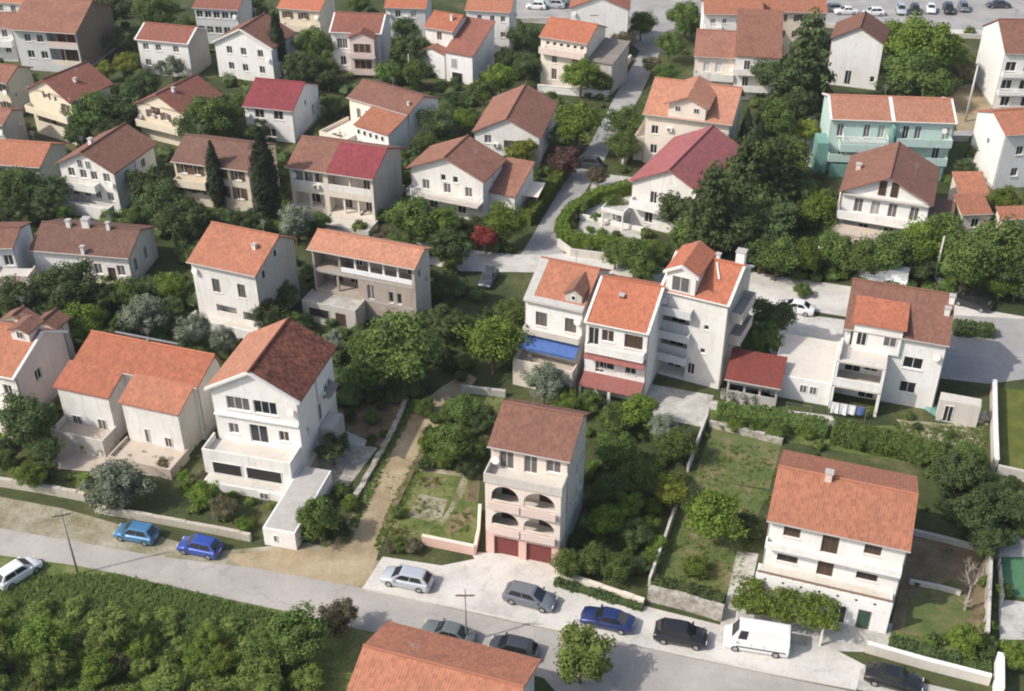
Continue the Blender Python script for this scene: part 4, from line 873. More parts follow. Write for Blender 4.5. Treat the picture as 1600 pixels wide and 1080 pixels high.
h = House('semi-detached house with two orange front wings and stepped red roofs', (112, 566), (308, 606), 6.6, rl=(166, 517), slope=.36, wall='white', walls={'R': 'greywall'}, rmat='bright', oh=.2, ox=.2, ridge=.8)
W = h.W
h.annex(-.3, W * .40, -2.9, -.01, 5.5, 'shed', 'white', 'bright', .36, name='front_wing'); h.annex(W * .52, W * .97, -3.1, -.01, 5.45, 'shed', 'greywall', 'orange', .36, name='front_wing'); h.part(MB().box(W * .52, W * .97 - .02, -3.112, -3.103, -.1, 5.43), 'front_panel', 'white')
h.bwin(1.2, -2.9, 1.2, 1.1, 1.1, 'greypane'); h.bwin(W * .3, -2.9, .9, 1.0, 1.6, 'greypane'); h.bwin(W * .68, -3.115, 1.0, .5, 1.7, 'greypane', mull=False); h.bwin(W * .85, -3.115, 1.0, .8, 1.2, 'greypane')
h.annex(-.2, W * .42, -5.4, -2.92, 1.3, 'flat', 'lightconc', par=.7, floorm='terrace', name='front_porch'); h.annex(W * .5, W, -6.4, -3.12, .8, 'flat', 'terrace', par=.4, floorm='terrace', name='front_porch'); h.done()
mb = MB().box(W * .2, W * .72, h.D * .8, h.D * .84, h.rz(0, h.D * .8) + .5, h.rz(0, h.D * .8) + .62).box(W * .46, W * .48, h.D * .8, h.D * .82, h.rz(0, h.D * .8) - .2, h.rz(0, h.D * .8) + .5); h.part(mb, 'antenna', 'steel', h.roofo)

h = House('pinkish house with terracotta roof cut by the left edge', (-70, 573), (22, 592), 6.2, rl=(-20, 500), slope=.40, wall='white', walls={'R': 'pinkish'}, rmat='orange', oh=.4, ox=.3, ridge=.62, trim='trim')
h.row('F', 3.6, [.3, .8]).row('F', .9, [.3, .8]).win('R', .4, 3.6); h.dormer(.62, .95, h.D * .45, 1.1, 'gable', rmat='brown'); h.done(); h.annex(0, h.W, -2.4, -.005, 2.4, 'flat', 'pale', par=.5)
h = House('small house with brown gable roof behind the pinkish house', (48, 507), (88, 515), 5.6, 'front', rl=(72, 482), slope=.5, wall='pinkish', rmat='brown', oh=.3, ox=.3); h.win('F', .5, 3.4); h.done()
h = House('small brown gabled house peeping out left of another brown gable', (-2, 500), (46, 510), 5.6, 'front', rl=(34, 478), slope=.5, wall='pale', rmat='brown', oh=.3, ox=.3); h.win('F', .5, 3.4); h.done()

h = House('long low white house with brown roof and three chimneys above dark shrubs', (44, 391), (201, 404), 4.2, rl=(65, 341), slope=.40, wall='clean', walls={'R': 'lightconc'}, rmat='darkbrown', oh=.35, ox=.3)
h.row('F', 1.5, [.55, .66, .9], 1.0, 1.4, pane='greypane').door('F', .8, 1.0, 2.2, .3).row('R', 1.3, [.22, .6], .9, 1.8, pane='dark'); h.annex(h.W * .42, h.W, -2.4, -.005, .7, 'flat', 'lightconc', par=.3, floorm='terrace'); h.done()
h.chim(.28, .46, .8, .5).chim(.46, .5, .9, .9).chim(.7, .46, .9, .4).chim(.55, -.02, .9, .4)
h = House('white house cut by the left edge with dark openings', (-60, 388), (20, 388), 5.5, D=6, slope=.3, wall='bluish', rmat='brown', oh=.3, ox=.2); h.row('F', 3.0, [.5, .85], 1.1, 1.4, pane='dark').row('F', .7, [.6, .9], 1., 1.5, pane='dark'); h.annex(h.W * .6, h.W + 2.2, -2.5, -.005, 2.6, 'flat', 'pinkish', par=.4); h.done()

# terrace of three
h = House('white terraced house with blue awning and small round window dormer', (818, 468), (911, 488), 9.3, rl=(845, 402), slope=.46, wall='clean', rmat='orange', oh=.3, ox=.15, name='terraced_house', group='terrace of three houses by the cross street', ridge=.55)
W = h.W
h.row('F', 6.3, [.28, .8], 1.25, 1.7, pane='greypane', frame='brownframe').balc('F', 0, 1, 5.7, .9, .55, 'solid', 'lightconc'); h.awn('F', -.02, .98, 5.2, 1.7, .75, 'blueawn'); h.row('F', 3.0, [.25, .7], 1.3, 1.6, pane='dark')
h.annex(-.4, W, -2.6, -.005, 2.6, 'flat', 'pale', par=.7, floorm='terrace'); h.bwin(W * .6, -2.6, .3, 1.4, 1.7, 'dark'); h.done(); h.dormer(.66, .95, .55, .9, 'gable', 'greywall', 'brown', .7, .15, .5, .6, .2)
h.part(MB().slab([(-.2, -.32, h.he + .03), (W + .1, -.32, h.he + .03), (W + .1, .35, h.rz(0, .35) + .03), (-.2, .35, h.rz(0, .35) + .03)], .02).slab([(-.2, .352, h.rz(0, .352) + .03), (.75, .352, h.rz(0, .352) + .03), (.75, h.Dt * .55 - .4, h.rz(0, h.Dt * .55 - .4) + .03), (-.2, h.Dt * .55 - .4, h.rz(0, h.Dt * .55 - .4) + .03)], .02), 'lead_gutter', 'concrete', h.roofo)
h = House('white terraced house with bright orange roof and red tiled canopies', (913, 502), (1014, 522), 8.8, rl=(937, 428), slope=.42, wall='clean', rmat='bright', oh=.25, ox=.15, name='terraced_house', group='terrace of three houses by the cross street', trim='trim', ridge=.55)
W = h.W
h.win('F', .13, 6.0, 1.1, 2.1, 'dark', name='door').win('F', .36, 6.7, 1.3, 1.4, 'brownpane').win('F', .78, 6.5, 1.9, 1.6, 'brownpane', 'brownframe').win('F', .36, 3.3, 1.7, 1.2, 'dark').win('F', .25, 2.7, .9, 1.8, 'dark', name='door').win('F', .76, 3.3, 1.2, 1.2, 'dark').row('F', .9, [.3, .7], 1.2, 1.2, pane='dark')
b = h.balc('F', .02, .98, 5.6, .75, .8, 'solid', 'clean'); h.awn('F', .02, 1.0, 5.38, 1.1, .45, 'redawn', 'tiled_canopy', False); h.awn('F', .0, 1.0, 2.6, 1.9, .6, 'redawn', 'tiled_canopy', False)
h.col('F', .02, -1.7, -.1, 1.98); h.col('F', .5, -1.7, -.1, 1.98); h.col('F', .97, -1.7, -.1, 1.98); h.part(MB().box(W * .08, W * .22, -.72, -.6, 5.8, 6.5), 'washing', 'creamcloth'); h.done(); h.chim(.42, .34, .25, .45, 'orange')

h = House('tall white house with cross gabled orange roof and shaded balcony bays', (1030, 452), (1140, 478), 10.6, rl=(1060, 392), slope=.42, wall='white', walls={'R': 'greywall'}, rmat='bright', oh=.25, ox=.2, name='terraced_house', group='terrace of three houses by the cross street', trim='trim', ridge=.55)
W = h.W
for z in (.3, 3.1, 6.0): h.log('F', .04, .46, z, z + 2.35, 1.6, .9 if z > 1 else 0, 'bluish', [(.45, 1.6, 1.9, 'dark')])
h.row('F', 6.9, [.72], .55, .6, pane='dark').row('F', 4.0, [.7], .55, .6, pane='dark').win('F', .55, 1.0, .8, 1.4, 'dark').win('R', .3, 7.0, .8, 1.2).win('R', .3, 4.0, .8, 1.2)
for z in (8.3, 5.4, 2.6): h.balc('F', .02, .5, z, .9, .75, 'solid', 'bluish')
h.balc('R', .15, .75, 7.9, 1.3, 1.0, 'solid', 'greywall'); h.balc('R', .2, .75, 5.0, 1.3, 1.0, 'solid', 'greywall'); h.done()
h.dormer(.06, .5, -.1, 2.2, 'gable', 'white', None, .55, .3, 1.9, 1.8, .15, 1, 'greypane', 'trim'); h.chim(.93, .62, 1.6, .9, 'clean').chim(.6, .6, .7, .4)
for u in (.62,): h.part(MB().tube((W * u, h.D * .5, h.rz(0, h.D * .5) + .1), (W * u + .9, h.D * .28, h.rz(0, h.D * .28) + .1), .1), 'ridge_flashing', 'trim', h.roofo)

h = House('open shed with dark red sheet roof between two white houses', (1132, 592), (1220, 608), 2.9, 'shed', rl=(1150, 543), slope=.22, wall='concrete', rmat='maroon', oh=.5, ox=.3, name='shed', cat='shed'); h.log('F', .04, .96, .0, 2.1, 2.5, 1.2, 'concrete', [], 2, 'concrete'); h.done()

h = House('three storey white house with brown roof, wide orange dormer and open loggias', (1318, 513), (1484, 541), 8.2, rl=(1333, 434), slope=.36, wall='clean', walls={'R': 'greywall'}, rmat='brown', oh=.3, ox=.25, ridge=.6)
W = h.W
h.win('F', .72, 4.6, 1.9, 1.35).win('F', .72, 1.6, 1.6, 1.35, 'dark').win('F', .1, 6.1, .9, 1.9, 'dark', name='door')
x1 = W * .46; y0 = -3.0
for z in (.0, 3.0):
    h.part(MB().box(-.3, x1, y0, -.004, z + 2.8, z + 2.997), 'loggia_slab', 'lightconc'); h.part(MB().box(.0, x1 - .2, -.04, -.006, z + .9, z + 2.75), 'loggia_shade', 'dark'); [h.part(q, 'loggia_wall', 'clean') for q in (MB().box(x1 - .3, x1 - .003, y0, y0 + .3, z - .1, z + 2.797).box(x1 - .18, x1 - .003, y0 + .302, -.004, z - .1, z + 2.797), MB().box(-.3, -.05, y0, y0 + .3, z - .1, z + 2.797).box(-.3, -.2, y0 + .302, -.004, z - .1, z + 2.797))]  # dark panel on the back wall paints the shade inside each loggia
h.part(MB().box(-.05, x1 - .302, y0 + .02, y0 + .16, 3.0, 3.95), 'parapet', 'clean'); h.bwin(x1 * .3, 0, 3.1, 1.6, 2.0, 'dark', name='door'); h.bwin(x1 * .7, 0, .1, 1.6, 2.1, 'dark', name='door'); h.bwin(x1 * .7, 0, 3.5, 1.4, 1.5, 'dark')
mb = MB().box(-.25, -.1, y0 + .1, -.004, 6.0, 6.8)
for i in range(5): mb.box(-.3 + .0, -.05, y0 + .1 + i * .55, y0 + .2 + i * .55, 6.802, 7.3)
h.part(mb, 'terrace_parapet', 'clean'); h.done()
h.dormer(.08, .56, -.34, 1.0, 'shed', 'clean', 'bright', .13, .3, wins=0); zt = h.rz(0, -.34) + 1.0
h.part(MB().box(W * .08, W * .56, -.35, -.006, 6.0, zt - .02), 'upper_wall', 'clean'); h.bwin(W * .17, -.35, 6.6, 1.0, 1.7, 'dark'); h.bwin(W * .45, -.35, 7.0, 1.3, 1.2, 'greypane')
h.annex(-6.4, -.35, -2.6, 5.5, 2.75, 'flat', 'clean', floorm='lightconc', par=.0, name='annexe'); h.bwin(-3.1, -2.6, 1.1, .75, 1.0, 'greypane'); h.bwin(-2.1, -2.6, 1.1, .75, 1.0, 'greypane'); h.bwin(-5.8, -2.6, 1.1, .9, 1.0, 'dark')
h.annex(W + .5, W + 4.4, -1.6, -.2, 2.6, 'flat', 'lightconc', floorm='lightconc', name='annexe'); h.bwin(W + 1.5, -1.6, .1, .9, 2.0, 'dark', name='door'); h.chim(.99, .5, .8, .5, 'clean').chim(.96, .35, .7, .5)
GH13 = h

h = House('white gabled house with dark brown roof, twin shuttered windows and sand coloured terrace', (1311, 299), (1459, 322), 6.4, 'front', rl=(1397, 221), slope=.50, wall='clean', rmat='brown', oh=.5, ox=.7)
W = h.W
h.gwin('F', .44, 6.4, .9, 2.0, 'brownpane', 'brownframe', False); h.gwin('F', .58, 6.4, .9, 2.0, 'brownpane', 'brownframe', False); h.row('F', 3.6, [.2, .4, .6, .85], 1.1, 1.9, pane='greypane').row('F', .9, [.3, .6], 1.2, 1.2, pane='dark')
h.band('F', .0, 1.0, 5.95, .55, .18, 'lightconc'); h.balc('F', -.02, 1.02, 3.2, 1.5, 1.0, 'solid', 'clean'); h.annex(-.4, W * .85, -4.2, -1.52, 2.4, 'flat', 'terrace', floorm='terrace', par=.0); h.bwin(W * .3, -4.2, .5, 1.3, 1.5, 'dark'); h.done(); h.chim(.1, .5, .7, .6, 'pinkish')
h.annex(W + .02, W + 3.2, 2.0, 8.0, 3.4, 'flat', 'brownwall', floorm='darkbrown', name='side_wing')
for (fl, fr, rl, lab) in (((1500, 305), (1548, 305), (1506, 268), 'low outbuilding with terracotta roof beside the brown gabled house'), ((1504, 336), (1552, 334), (1505, 303), 'low terracotta roofed outbuilding half behind a round green tree')):
    h = House(lab, fl, fr, 3.0, 'shed', rl=rl, slope=.3, wall='pale', rmat='orange', oh=.2, ox=.2, name='outbuilding', cat='outbuilding'); h.win('F', .5, 1.0); h.done()
h = House('low orange roofed shed at the right edge behind trees', (1565, 343), (1660, 340), 3.0, 'shed', rl=(1562, 322), slope=.3, wall='pale', rmat='orange', oh=.2, ox=.2, name='shed', cat='shed'); h.done()

sheet('stone_terrace', [(1264, 180), (1304, 182), (1288, 262), (1238, 260)], 'oldpave')

# ------------------------------------------------------------------ houses, middle and far rows
QN = [0]
def quick(label, fl, fr, he, rl, kind='side', nf=2, nu=(.25, .75), w=1.0, wh=1.25, pane='greypane', balc=None, ndoor=None, side=0, done=True, fstart=None, **k):
    QN[0] += 1; k.setdefault('shut', 'brownframe' if k.get('wall') == 'cream' else None)
    h = House(label, fl, fr, he, kind, rl=rl, **k); top = h.hw
    for f in range(nf):
        z = top - 1.75 - f * 2.75 if fstart is None else fstart - f * 2.75
        if z < .4: break
        h.row('F', z, nu, w, wh, pane=pane)
        if side: h.row('R', z, [(i + .5) / side for i in range(side)], .8, 1.1, pane=pane)
    for b in balc or (): h.balc('F', *b)
    if done: h.done()
    return h
# right side
h = House('mint green duplex with pale orange roof and white painted balconies', (1298, 186), (1496, 193), 8.0, rl=(1310, 146), slope=.36, wall='mint', rmat='peachroof', oh=.4, ox=.3, trim='trim')
W = h.W
h.row('F', 5.3, [.08, .3, .42, .62, .72, .95], .9, 1.9, pane='greypane').row('F', 2.3, [.12, .35, .66, .9], 1.0, 1.9, pane='dark')
h.balc('F', .10, .47, 5.0, 1.6, 1.0, 'bal', 'mint', 'whiteframe'); h.balc('F', .53, .99, 5.0, 1.7, 1.0, 'solid', 'mint', 'mint'); h.balc('F', .08, .49, 4.0, 1.9, .95, 'solid', 'mint'); h.balc('F', .55, .98, 2.3, 1.8, 1.0, 'solid', 'mint', sides='LR'); h.balc('F', .0, .45, 2.3, 1.6, 1.0, 'solid', 'mint')
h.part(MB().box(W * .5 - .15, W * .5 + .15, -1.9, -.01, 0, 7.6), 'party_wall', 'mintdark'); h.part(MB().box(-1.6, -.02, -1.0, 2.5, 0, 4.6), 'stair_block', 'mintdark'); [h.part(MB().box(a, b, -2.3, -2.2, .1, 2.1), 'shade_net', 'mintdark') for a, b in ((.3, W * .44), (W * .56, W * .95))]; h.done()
h.part(MB().slab([(W * .5 - .25, -.4, h.he + .06), (W * .5 + .25, -.4, h.he + .06), (W * .5 + .25, h.Dt / 2 - .45, h.rz(0, h.Dt / 2 - .45) + .06), (W * .5 - .25, h.Dt / 2 - .45, h.rz(0, h.Dt / 2 - .45) + .06)], .05), 'party_coping', 'trim', h.roofo)
h = House('white house with orange roof cut by the right edge beside the mint duplex', (1572, 212), (1650, 190), 8.2, rl=(1590, 172), slope=.38, wall='clean', rmat='orange', oh=.4, ox=.3, rot=9); h.row('F', 5, [.3, .7]).win('L', .5, 5.0, .8, .9).row('F', 1.8, [.3, .7], pane='brownpane'); h.done()
h = House('tall white house with brown roof and dark windows at the right edge', (1571, 84), (1660, 88), 9.2, rl=(1577, 30), slope=.5, wall='clean', rmat='brown', oh=.3, ox=.2, rot=-3); h.row('F', 6.3, [.15, .5], 1.6, 1.5, pane='dark').row('F', 3.4, [.15, .5], 1.6, 1.5, pane='dark').row('F', .6, [.2, .6], 1.4, 1.6, pane='dark').balc('F', 0, 1, 5.7, .8, .5, 'solid', 'clean'); h.balc('F', 0, 1, 2.8, .8, .5, 'solid', 'clean'); h.done()
h = House('white gable fronted house with brown roof and blank shaded wall', (1297, 60), (1384, 70), 7.8, 'front', rl=(1352, 17), slope=.55, wall='clean', rmat='brown', oh=.35, ox=.4); h.win('F', .42, .3, 1.0, 2.4, 'dark', name='door').win('F', .9, 1.2, .7, 1.0, 'dark'); h.done()
h = House('big cream house with orange roof and curved centre gable', (1004, 178), (1144, 196), 7.6, rl=(1024, 121), slope=.40, wall='ivory', rmat='peachroof', oh=.5, ox=.4, ridge=.62)
h.row('F', 4.6, [.12, .88], 1.0, 1.3).row('F', 1.6, [.12, .5, .88], 1.0, 1.4).row('L', 4.6, [.3, .7]).row('L', 1.6, [.3, .7]); h.annex(-1.6, -.01, .5, h.D * .9, 2.9, 'flat', 'pale', par=.8, name='side_balcony'); h.done(); h.dormer(.27, .71, -.35, 2.1, 'gable', 'ivory', None, .45, .55, .8, .8, .9, 2, 'dark')
h = House('white house with pink red hipped metal roof under dark trees', (981, 283), (1106, 312), 6.3, 'front', rl=(1084, 196), slope=.52, wall='white', rmat='rose', oh=.5, ox=.5)
h.row('F', 3.7, [.3, .5, .72], .9, 1.7, pane='dark').row('F', .8, [.25, .7], 1.1, 1.6, pane='dark'); h.balc('F', .02, .9, 3.2, 1.3, 1.0, 'solid', 'clean'); h.annex(-3.2, -.05, -2.4, 1.6, 2.5, 'flat', 'white', floorm='concrete', par=.25, name='porch', z0=2.2)
for x, y in ((-3.05, -2.25), (-.2, -2.25), (-3.05, 1.45)): h.part(MB().box(x - .1, x + .1, y - .1, y + .1, -.1, 2.197), 'column', 'white')
h.row('L', 3.6, [.3, .7]); h.done()
h = House('cream stepped duplex with two terracotta roofs and white balconies', (1084, 88), (1152, 92), 6.4, rl=(1090, 46), slope=.42, wall='ivory', rmat='faded', oh=.4, ox=.3)
h.row('F', 3.8, [.3, .6], 1.0, 1.8, pane='bluish').balc('F', .0, 1.0, 3.1, 1.6, 1.0, 'solid', 'white'); h.row('F', .6, [.3, .7]); h.annex(h.W + .05, h.W * 2.1, -1.2, h.D * .9, 7.2, 'shed', 'white', 'faded', .36, name='stepped_wing')
for z in (5.0, 2.3): h.bwin(h.W * 1.3, -1.2, z - .3, 1.0, 1.9, 'dark', 'whiteframe', 'door'); h.bwin(h.W * 1.8, -1.2, z + .3, 1.3, 1.1, 'dark')
for z in (4.5, 1.8): h.part(MB().box(h.W + .1, h.W * 2.08, -2.5, -1.21, z, z + .15).box(h.W + .1, h.W * 2.08, -2.5, -2.36, z + .153, z + 1.0), 'balcony', 'white')
h.done()
quick('white apartment house with orange roofs at the top edge', (1100, 22), (1190, 12), 8.5, (1112, -2), wall='clean', rmat='orange', nf=3, nu=(.15, .35, .6, .85), w=.8, wh=.8, rot=-3, balc=[(.0, .3, 5.5)])
quick('cream house with orange roof beside the tall pine at the top', (1190, 18), (1290, 12), 8.0, (1205, -12), wall='cream', rmat='orange', nf=3, nu=(.3, .6), rot=-4)
# centre top
h = quick('large white gable building with small roof at the top edge', (889, 12), (985, 12), 8.5, (955, -28), 'front', nf=0, wall='clean', rmat='orange', oh=.3, ox=.3, slope=.4, rot=-6, D=9)
h = House('narrow cream house with coral roof, balcony and lean-to near the alley', (842, 57), (918, 69), 8.2, rl=(850, 27), slope=.40, wall='ivory', rmat='bright', oh=.35, ox=.25)
h.row('F', 6.9, [.15, .3, .45, .6, .75, .9], .6, .6, pane='dark').row('F', 4.0, [.3, .75], .9, 1.3, pane='brownpane').row('F', 1.2, [.3, .75], .9, 1.9, pane='brownpane'); h.balc('F', 0, 1, 5.8, 1.0, .9, 'solid', 'pinkish'); h.annex(h.W + .02, h.W + 4.2, .5, h.D, 5.2, 'shed', 'greywall', 'greyroof', .15, name='lean_to'); h.done()
h = quick('grey white gabled house with brown roof beside the curved lane', (737, 206), (846, 216), 4.6, (818, 131), 'front', nf=1, nu=(.2,), wall='white', rmat='faded', oh=.4, ox=.4, slope=.50, done=False); h.log('F', .45, .8, 1.4, 3.6, 1.2, .9, None, [(.5, 1.4, 1.8, 'greypane')]); h.done()
h = House('house with two tone brown roof, front balcony and small right wing', (634, 262), (757, 285), 6.2, 'front', rl=(733, 211), slope=.44, wall='white', rmat='faded', oh=.5, ox=.6); W = h.W
h.row('F', 5.0, [.45, .62], .7, .9).row('F', 3.3, [.2, .5, .8], 1.0, 1.4, pane='greypane').row('F', .7, [.3, .7], 1.2, 1.6, pane='dark'); h.balc('F', .0, 1.0, 3.0, 1.8, .8, 'rail', 'lightconc', 'trim'); h.annex(W + .05, W + 3.6, 2.0, 8.5, 3.6, 'shed', 'white', 'faded', .3, name='side_wing'); h.bwin(W + 1.8, 2.0, 1.2, 1.0, 1.2, 'dark')
h.done()
h = House('duplex with half brown, half crimson roof and cream loggias', (446, 261), (583, 281), 6.8, rl=(470, 212), slope=.42, wall='cream', walls={'R': 'greywall', 'F': 'pale'}, rmat='brown', oh=.45, ox=.3)
W = h.W
h.log('F', .04, .40, 4.1, 6.3, 1.5, .85, 'white', [(.2, .9, 1.9, 'brownpane'), (.6, .9, 1.9, 'brownpane')], 2, 'white').log('F', .04, .40, 1.2, 3.3, 1.5, .0, None, [(.5, 1.6, 1.8, 'dark')], 1, 'white').log('F', .46, .97, 4.1, 6.3, 1.5, .9, 'white', [(.8, 1.0, 1.9, 'brownpane')], 1, 'cream').log('F', .46, .97, .9, 3.2, 1.8, .0, None, [(.3, 1.3, 1.9, 'greypane'), (.8, 1.0, 1.9, 'dark')], 2, 'white')
h.annex(W * .45, W + .4, -3.2, -.005, .6, 'flat', 'lightconc', par=.2, floorm='lightconc'); h.done()
h.part(MB().slab([(W * .46, -h.oh - .01, h.he + .045), (W + h.ox + .01, -h.oh - .01, h.he + .045), (W + h.ox + .01, h.Dt / 2 - h.oh, h.rz(0, h.Dt / 2 - h.oh) + .045), (W * .46, h.Dt / 2 - h.oh, h.rz(0, h.Dt / 2 - h.oh) + .045)], .04, [(0, 0), (6, 0), (6, 5), (0, 5)]), 'crimson_roof_half', 'crimson', h.roofo)
h = House('white L shaped house with brown roof, orange porch roof and sunny cream terrace', (541, 152), (637, 180), 5.4, rl=(556, 124), slope=.40, wall='clean', walls={'F': 'creamcloth'}, rmat='brown', oh=.3, ox=.3); W = h.W
h.annex(W * .45, W, -4.5, -.01, 3.8, 'shed', 'clean', 'orange', .3, name='porch_wing')
for i in range(5): h.bwin(W * (.5 + .1 * i), -4.5, 2.5, .6, .8, 'dark', mull=False)
h.annex(-.5, W * .44, -6.5, -.01, 1.6, 'flat', 'creamcloth', floorm='creamcloth', par=.6, name='terrace_block'); h.win('R', .5, 3.8, .8, 1.0).row('F', 2.4, [.15, .3], .8, 1.6); h.annex(W * .5, W, -6.2, -4.52, 1.0, 'flat', 'clean', par=.7, name='lower_terrace'); h.done(); h.chim(.92, .2, .4, .3)
h = quick('white house with crimson metal roof and plain white gable', (378, 166), (457, 174), 5.2, (393, 122), nf=1, nu=(.3, .7), wall='clean', rmat='crimson', oh=.35, ox=.25, slope=.42, done=False, pane='dark', w=1.5, wh=1.4); h.win('R', .5, 3.9, .7, .9).win('R', .75, 1.2, .8, 1.9).row('F', .6, [.5], 1.6, 1.3, pane='dark'); h.done()
h = quick('cream house with brown roof behind two tall cypresses', (266, 252), (388, 268), 6.3, (284, 210), nf=2, nu=(.12, .3, .62, .85), wall='cream', rmat='darkbrown', oh=.4, ox=.25, slope=.42, pane='brownpane', wh=1.7, balc=[(.02, .45, 3.2)])
h = quick('white house with dark brown gable roof and porch on the left hillside', (84, 256), (178, 272), 6.0, (193, 192), 'front', nf=2, nu=(.2, .42, .62, .85), wall='white', rmat='brown', oh=.45, ox=.5, slope=.5, balc=[(.0, .7, 3.1)], done=False); h.gwin('F', .4, 5.8, .8, 1.2, 'greypane'); h.gwin('F', .55, 5.8, .8, 1.2, 'greypane'); h.row('R', 3.8, [.3, .7]); h.annex(-.3, h.W, -2.6, -1.25, 1.4, 'flat', 'white', par=.4); h.done(); h.chim(.42, .3, .8, .5)
h = quick('cream yellow gabled house with balcony openings, top left', (36, 140), (108, 161), 7.0, (128, 96), 'front', nf=0, wall='cream', rmat='red', oh=.4, ox=.5, slope=.52, done=False); h.win('F', .45, 6.4, .8, 1.0, 'dark').win('F', .65, 6.2, .6, 1.0, 'brownpane').win('F', .85, 4.4, .8, 1.9, 'brownpane').log('F', .1, .8, 1.4, 3.2, 1.3, .8, None, [(.3, .9, 1.7, 'dark'), (.75, .9, 1.7, 'dark')]); h.balc('F', 0, 1, 4.0, 1.2, .9, 'solid', 'cream'); h.done(); h.chim(.75, .45, .5, .4)
h = quick('cream house with reddish roof and rounded gable front among trees', (207, 162), (287, 181), 5.4, (331, 116), 'front', nf=1, nu=(.3, .6), wall='cream', rmat='red', oh=.4, ox=.4, slope=.48, done=False); h.win('F', .4, 4.2, 1.8, 1.5, 'brownpane'); h.balc('F', .05, .95, 2.6, 1.3, .9, 'solid', 'cream'); h.done(); h.chim(.6, .3, .6, .4)
h = quick('big house with worn orange roof and bare brown side wall, top left', (12, 46), (118, 53), 7.2, (45, -6), nf=0, wall='bluish', walls={'R': 'brownwall'}, rmat='faded', oh=.8, ox=.5, slope=.44, done=False)
h.row('F', 5.0, [.2, .4], 1.1, 1.3, pane='dark').row('F', 2.2, [.2, .42], 1.2, 1.3).log('F', .52, .98, 4.4, 7.2, 1.8, .9, 'pinkish', [(.5, 3.2, 2.3, 'reddoor', 'brownframe')], 2, 'brownwall').log('F', .52, .98, 1.2, 4.1, 1.8, .9, 'pale', [(.5, 3.2, 2.3, 'brownpane', 'brownframe')], 1, 'brownwall'); h.win('R', .65, 1.2, 1.2, 2.4, 'dark', name='door'); h.done()
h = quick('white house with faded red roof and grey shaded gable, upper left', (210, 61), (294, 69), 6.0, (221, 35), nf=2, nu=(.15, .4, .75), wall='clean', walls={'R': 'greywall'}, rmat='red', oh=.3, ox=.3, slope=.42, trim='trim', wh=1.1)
h = quick('white gabled house behind a dark cypress, upper left', (330, 66), (425, 78), 6.0, (428, 20), 'front', nf=2, nu=(.25, .5, .8), wall='clean', rmat='brown', oh=.4, ox=.4, slope=.5, trim='trim', pane='dark')
h = quick('white house with many small windows at the top edge', (300, 12), (372, 16), 6.5, (310, -12), nf=2, nu=(.1, .3, .5, .7, .9), wall='bluish', rmat='red', oh=.3, ox=.3, pane='dark', w=1.2)
h = quick('cream house with coral roof at the top edge left of the portico house', (432, 12), (500, 18), 7.0, (440, -12), nf=2, nu=(.2, .6), wall='cream', rmat='bright', oh=.3, ox=.3, pane='brownpane', balc=[(.1, .8, 3.5)])
h = House('white house with pink portico pediment and stacked balconies', (514, 50), (600, 46), 6.8, rl=(524, 19), slope=.40, wall='clean', rmat='red', oh=.4, ox=.3, rot=-6, trim='trim', walls={'R': 'bluish'}); W = h.W
h.row('F', 3.9, [.15, .26], .9, 1.7, pane='greypane').row('F', 1.0, [.2], 1.0, 1.6, pane='dark'); h.annex(W * .42, W * .92, -2.2, -.01, 6.6, 'gable', 'pinkish', 'red', .45, name='portico')
for z in (4.1, 1.3): h.bwin(W * .67, -2.2, z, W * .36, 1.6, 'brownpane', 'pinkish', 'opening'); 
for z in (3.4, .6): h.part(MB().box(W * .4, W * .94, -3.1, -2.21, z, z + .15).box(W * .4, W * .94, -3.1, -2.98, z + .153, z + .9), 'balcony', 'pinkish')
h.done()
quick('house with orange roof and grey wall at the top edge', (600, 12), (668, 10), 5.6, (612, -14), nf=1, nu=(.3, .7), wall='bluish', rmat='bright', oh=.3, ox=.3, rot=-5)
h = House('white house with two stepped coral roofs and glazed porch', (661, 42), (708, 50), 7.6, rl=(671, 17), slope=.42, wall='white', rmat='bright', oh=.35, ox=.25); W = h.W
h.win('F', .5, 5.6, .9, 1.5, 'brownpane').annex(W + .02, W * 1.95, -2.6, h.D * .8, 5.0, 'shed', 'clean', 'red', .4, name='side_wing'); h.bwin(W * 1.3, -2.6, 2.4, 1.1, 1.7, 'greypane'); h.bwin(W * 1.4, -2.6, .1, 2.0, 1.7, 'dark', mull=False)
h.annex(-.3, W * .9, -2.2, -.01, 4.2, 'gable', 'clean', 'faded', .3, name='glazed_porch'); h.bwin(W * .3, -2.2, 1.0, W * .8, .5, 'bluish', mull=False); h.done(); h.chim(.75, .3, .8, .4)
h = quick('plain white house with orange roof at the top edge, pale grey side', (726, 16), (798, 20), 7.8, (730, -10), nf=3, nu=(.3, .6, .85), w=.8, wh=1.0, wall='clean', walls={'R': 'bluish'}, rmat='orange', oh=.3, ox=.3, pane='dark')
# left edge
h = quick('house with orange roof and grey green wall at the left edge', (-30, 255), (62, 262), 4.6, (-10, 217), nf=1, nu=(.3, .7), wall='greenish', rmat='orange', oh=.3, ox=.3, slope=.42, pane='dark')
h = quick('white house at the left edge of the top row', (-50, 42), (18, 44), 6.0, (-30, 18), nf=2, nu=(.4, .8), wall='clean', rmat='faded', oh=.4, ox=.3, balc=[(0, 1, 3.0)])
h = quick('cream house at the left edge below the bare walled house', (-60, 122), (10, 130), 6.0, (-40, 96), nf=2, nu=(.5, .85), wall='cream', rmat='faded', oh=.4, ox=.3, pane='dark')
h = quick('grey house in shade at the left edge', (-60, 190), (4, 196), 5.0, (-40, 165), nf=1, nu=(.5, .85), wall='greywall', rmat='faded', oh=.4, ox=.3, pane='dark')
quick('white house glimpsed at the top left corner', (-20, 2), (34, 6), 6.5, (-10, -20), nf=2, nu=(.3, .7), wall='white', rmat='orange', oh=.3, ox=.3)

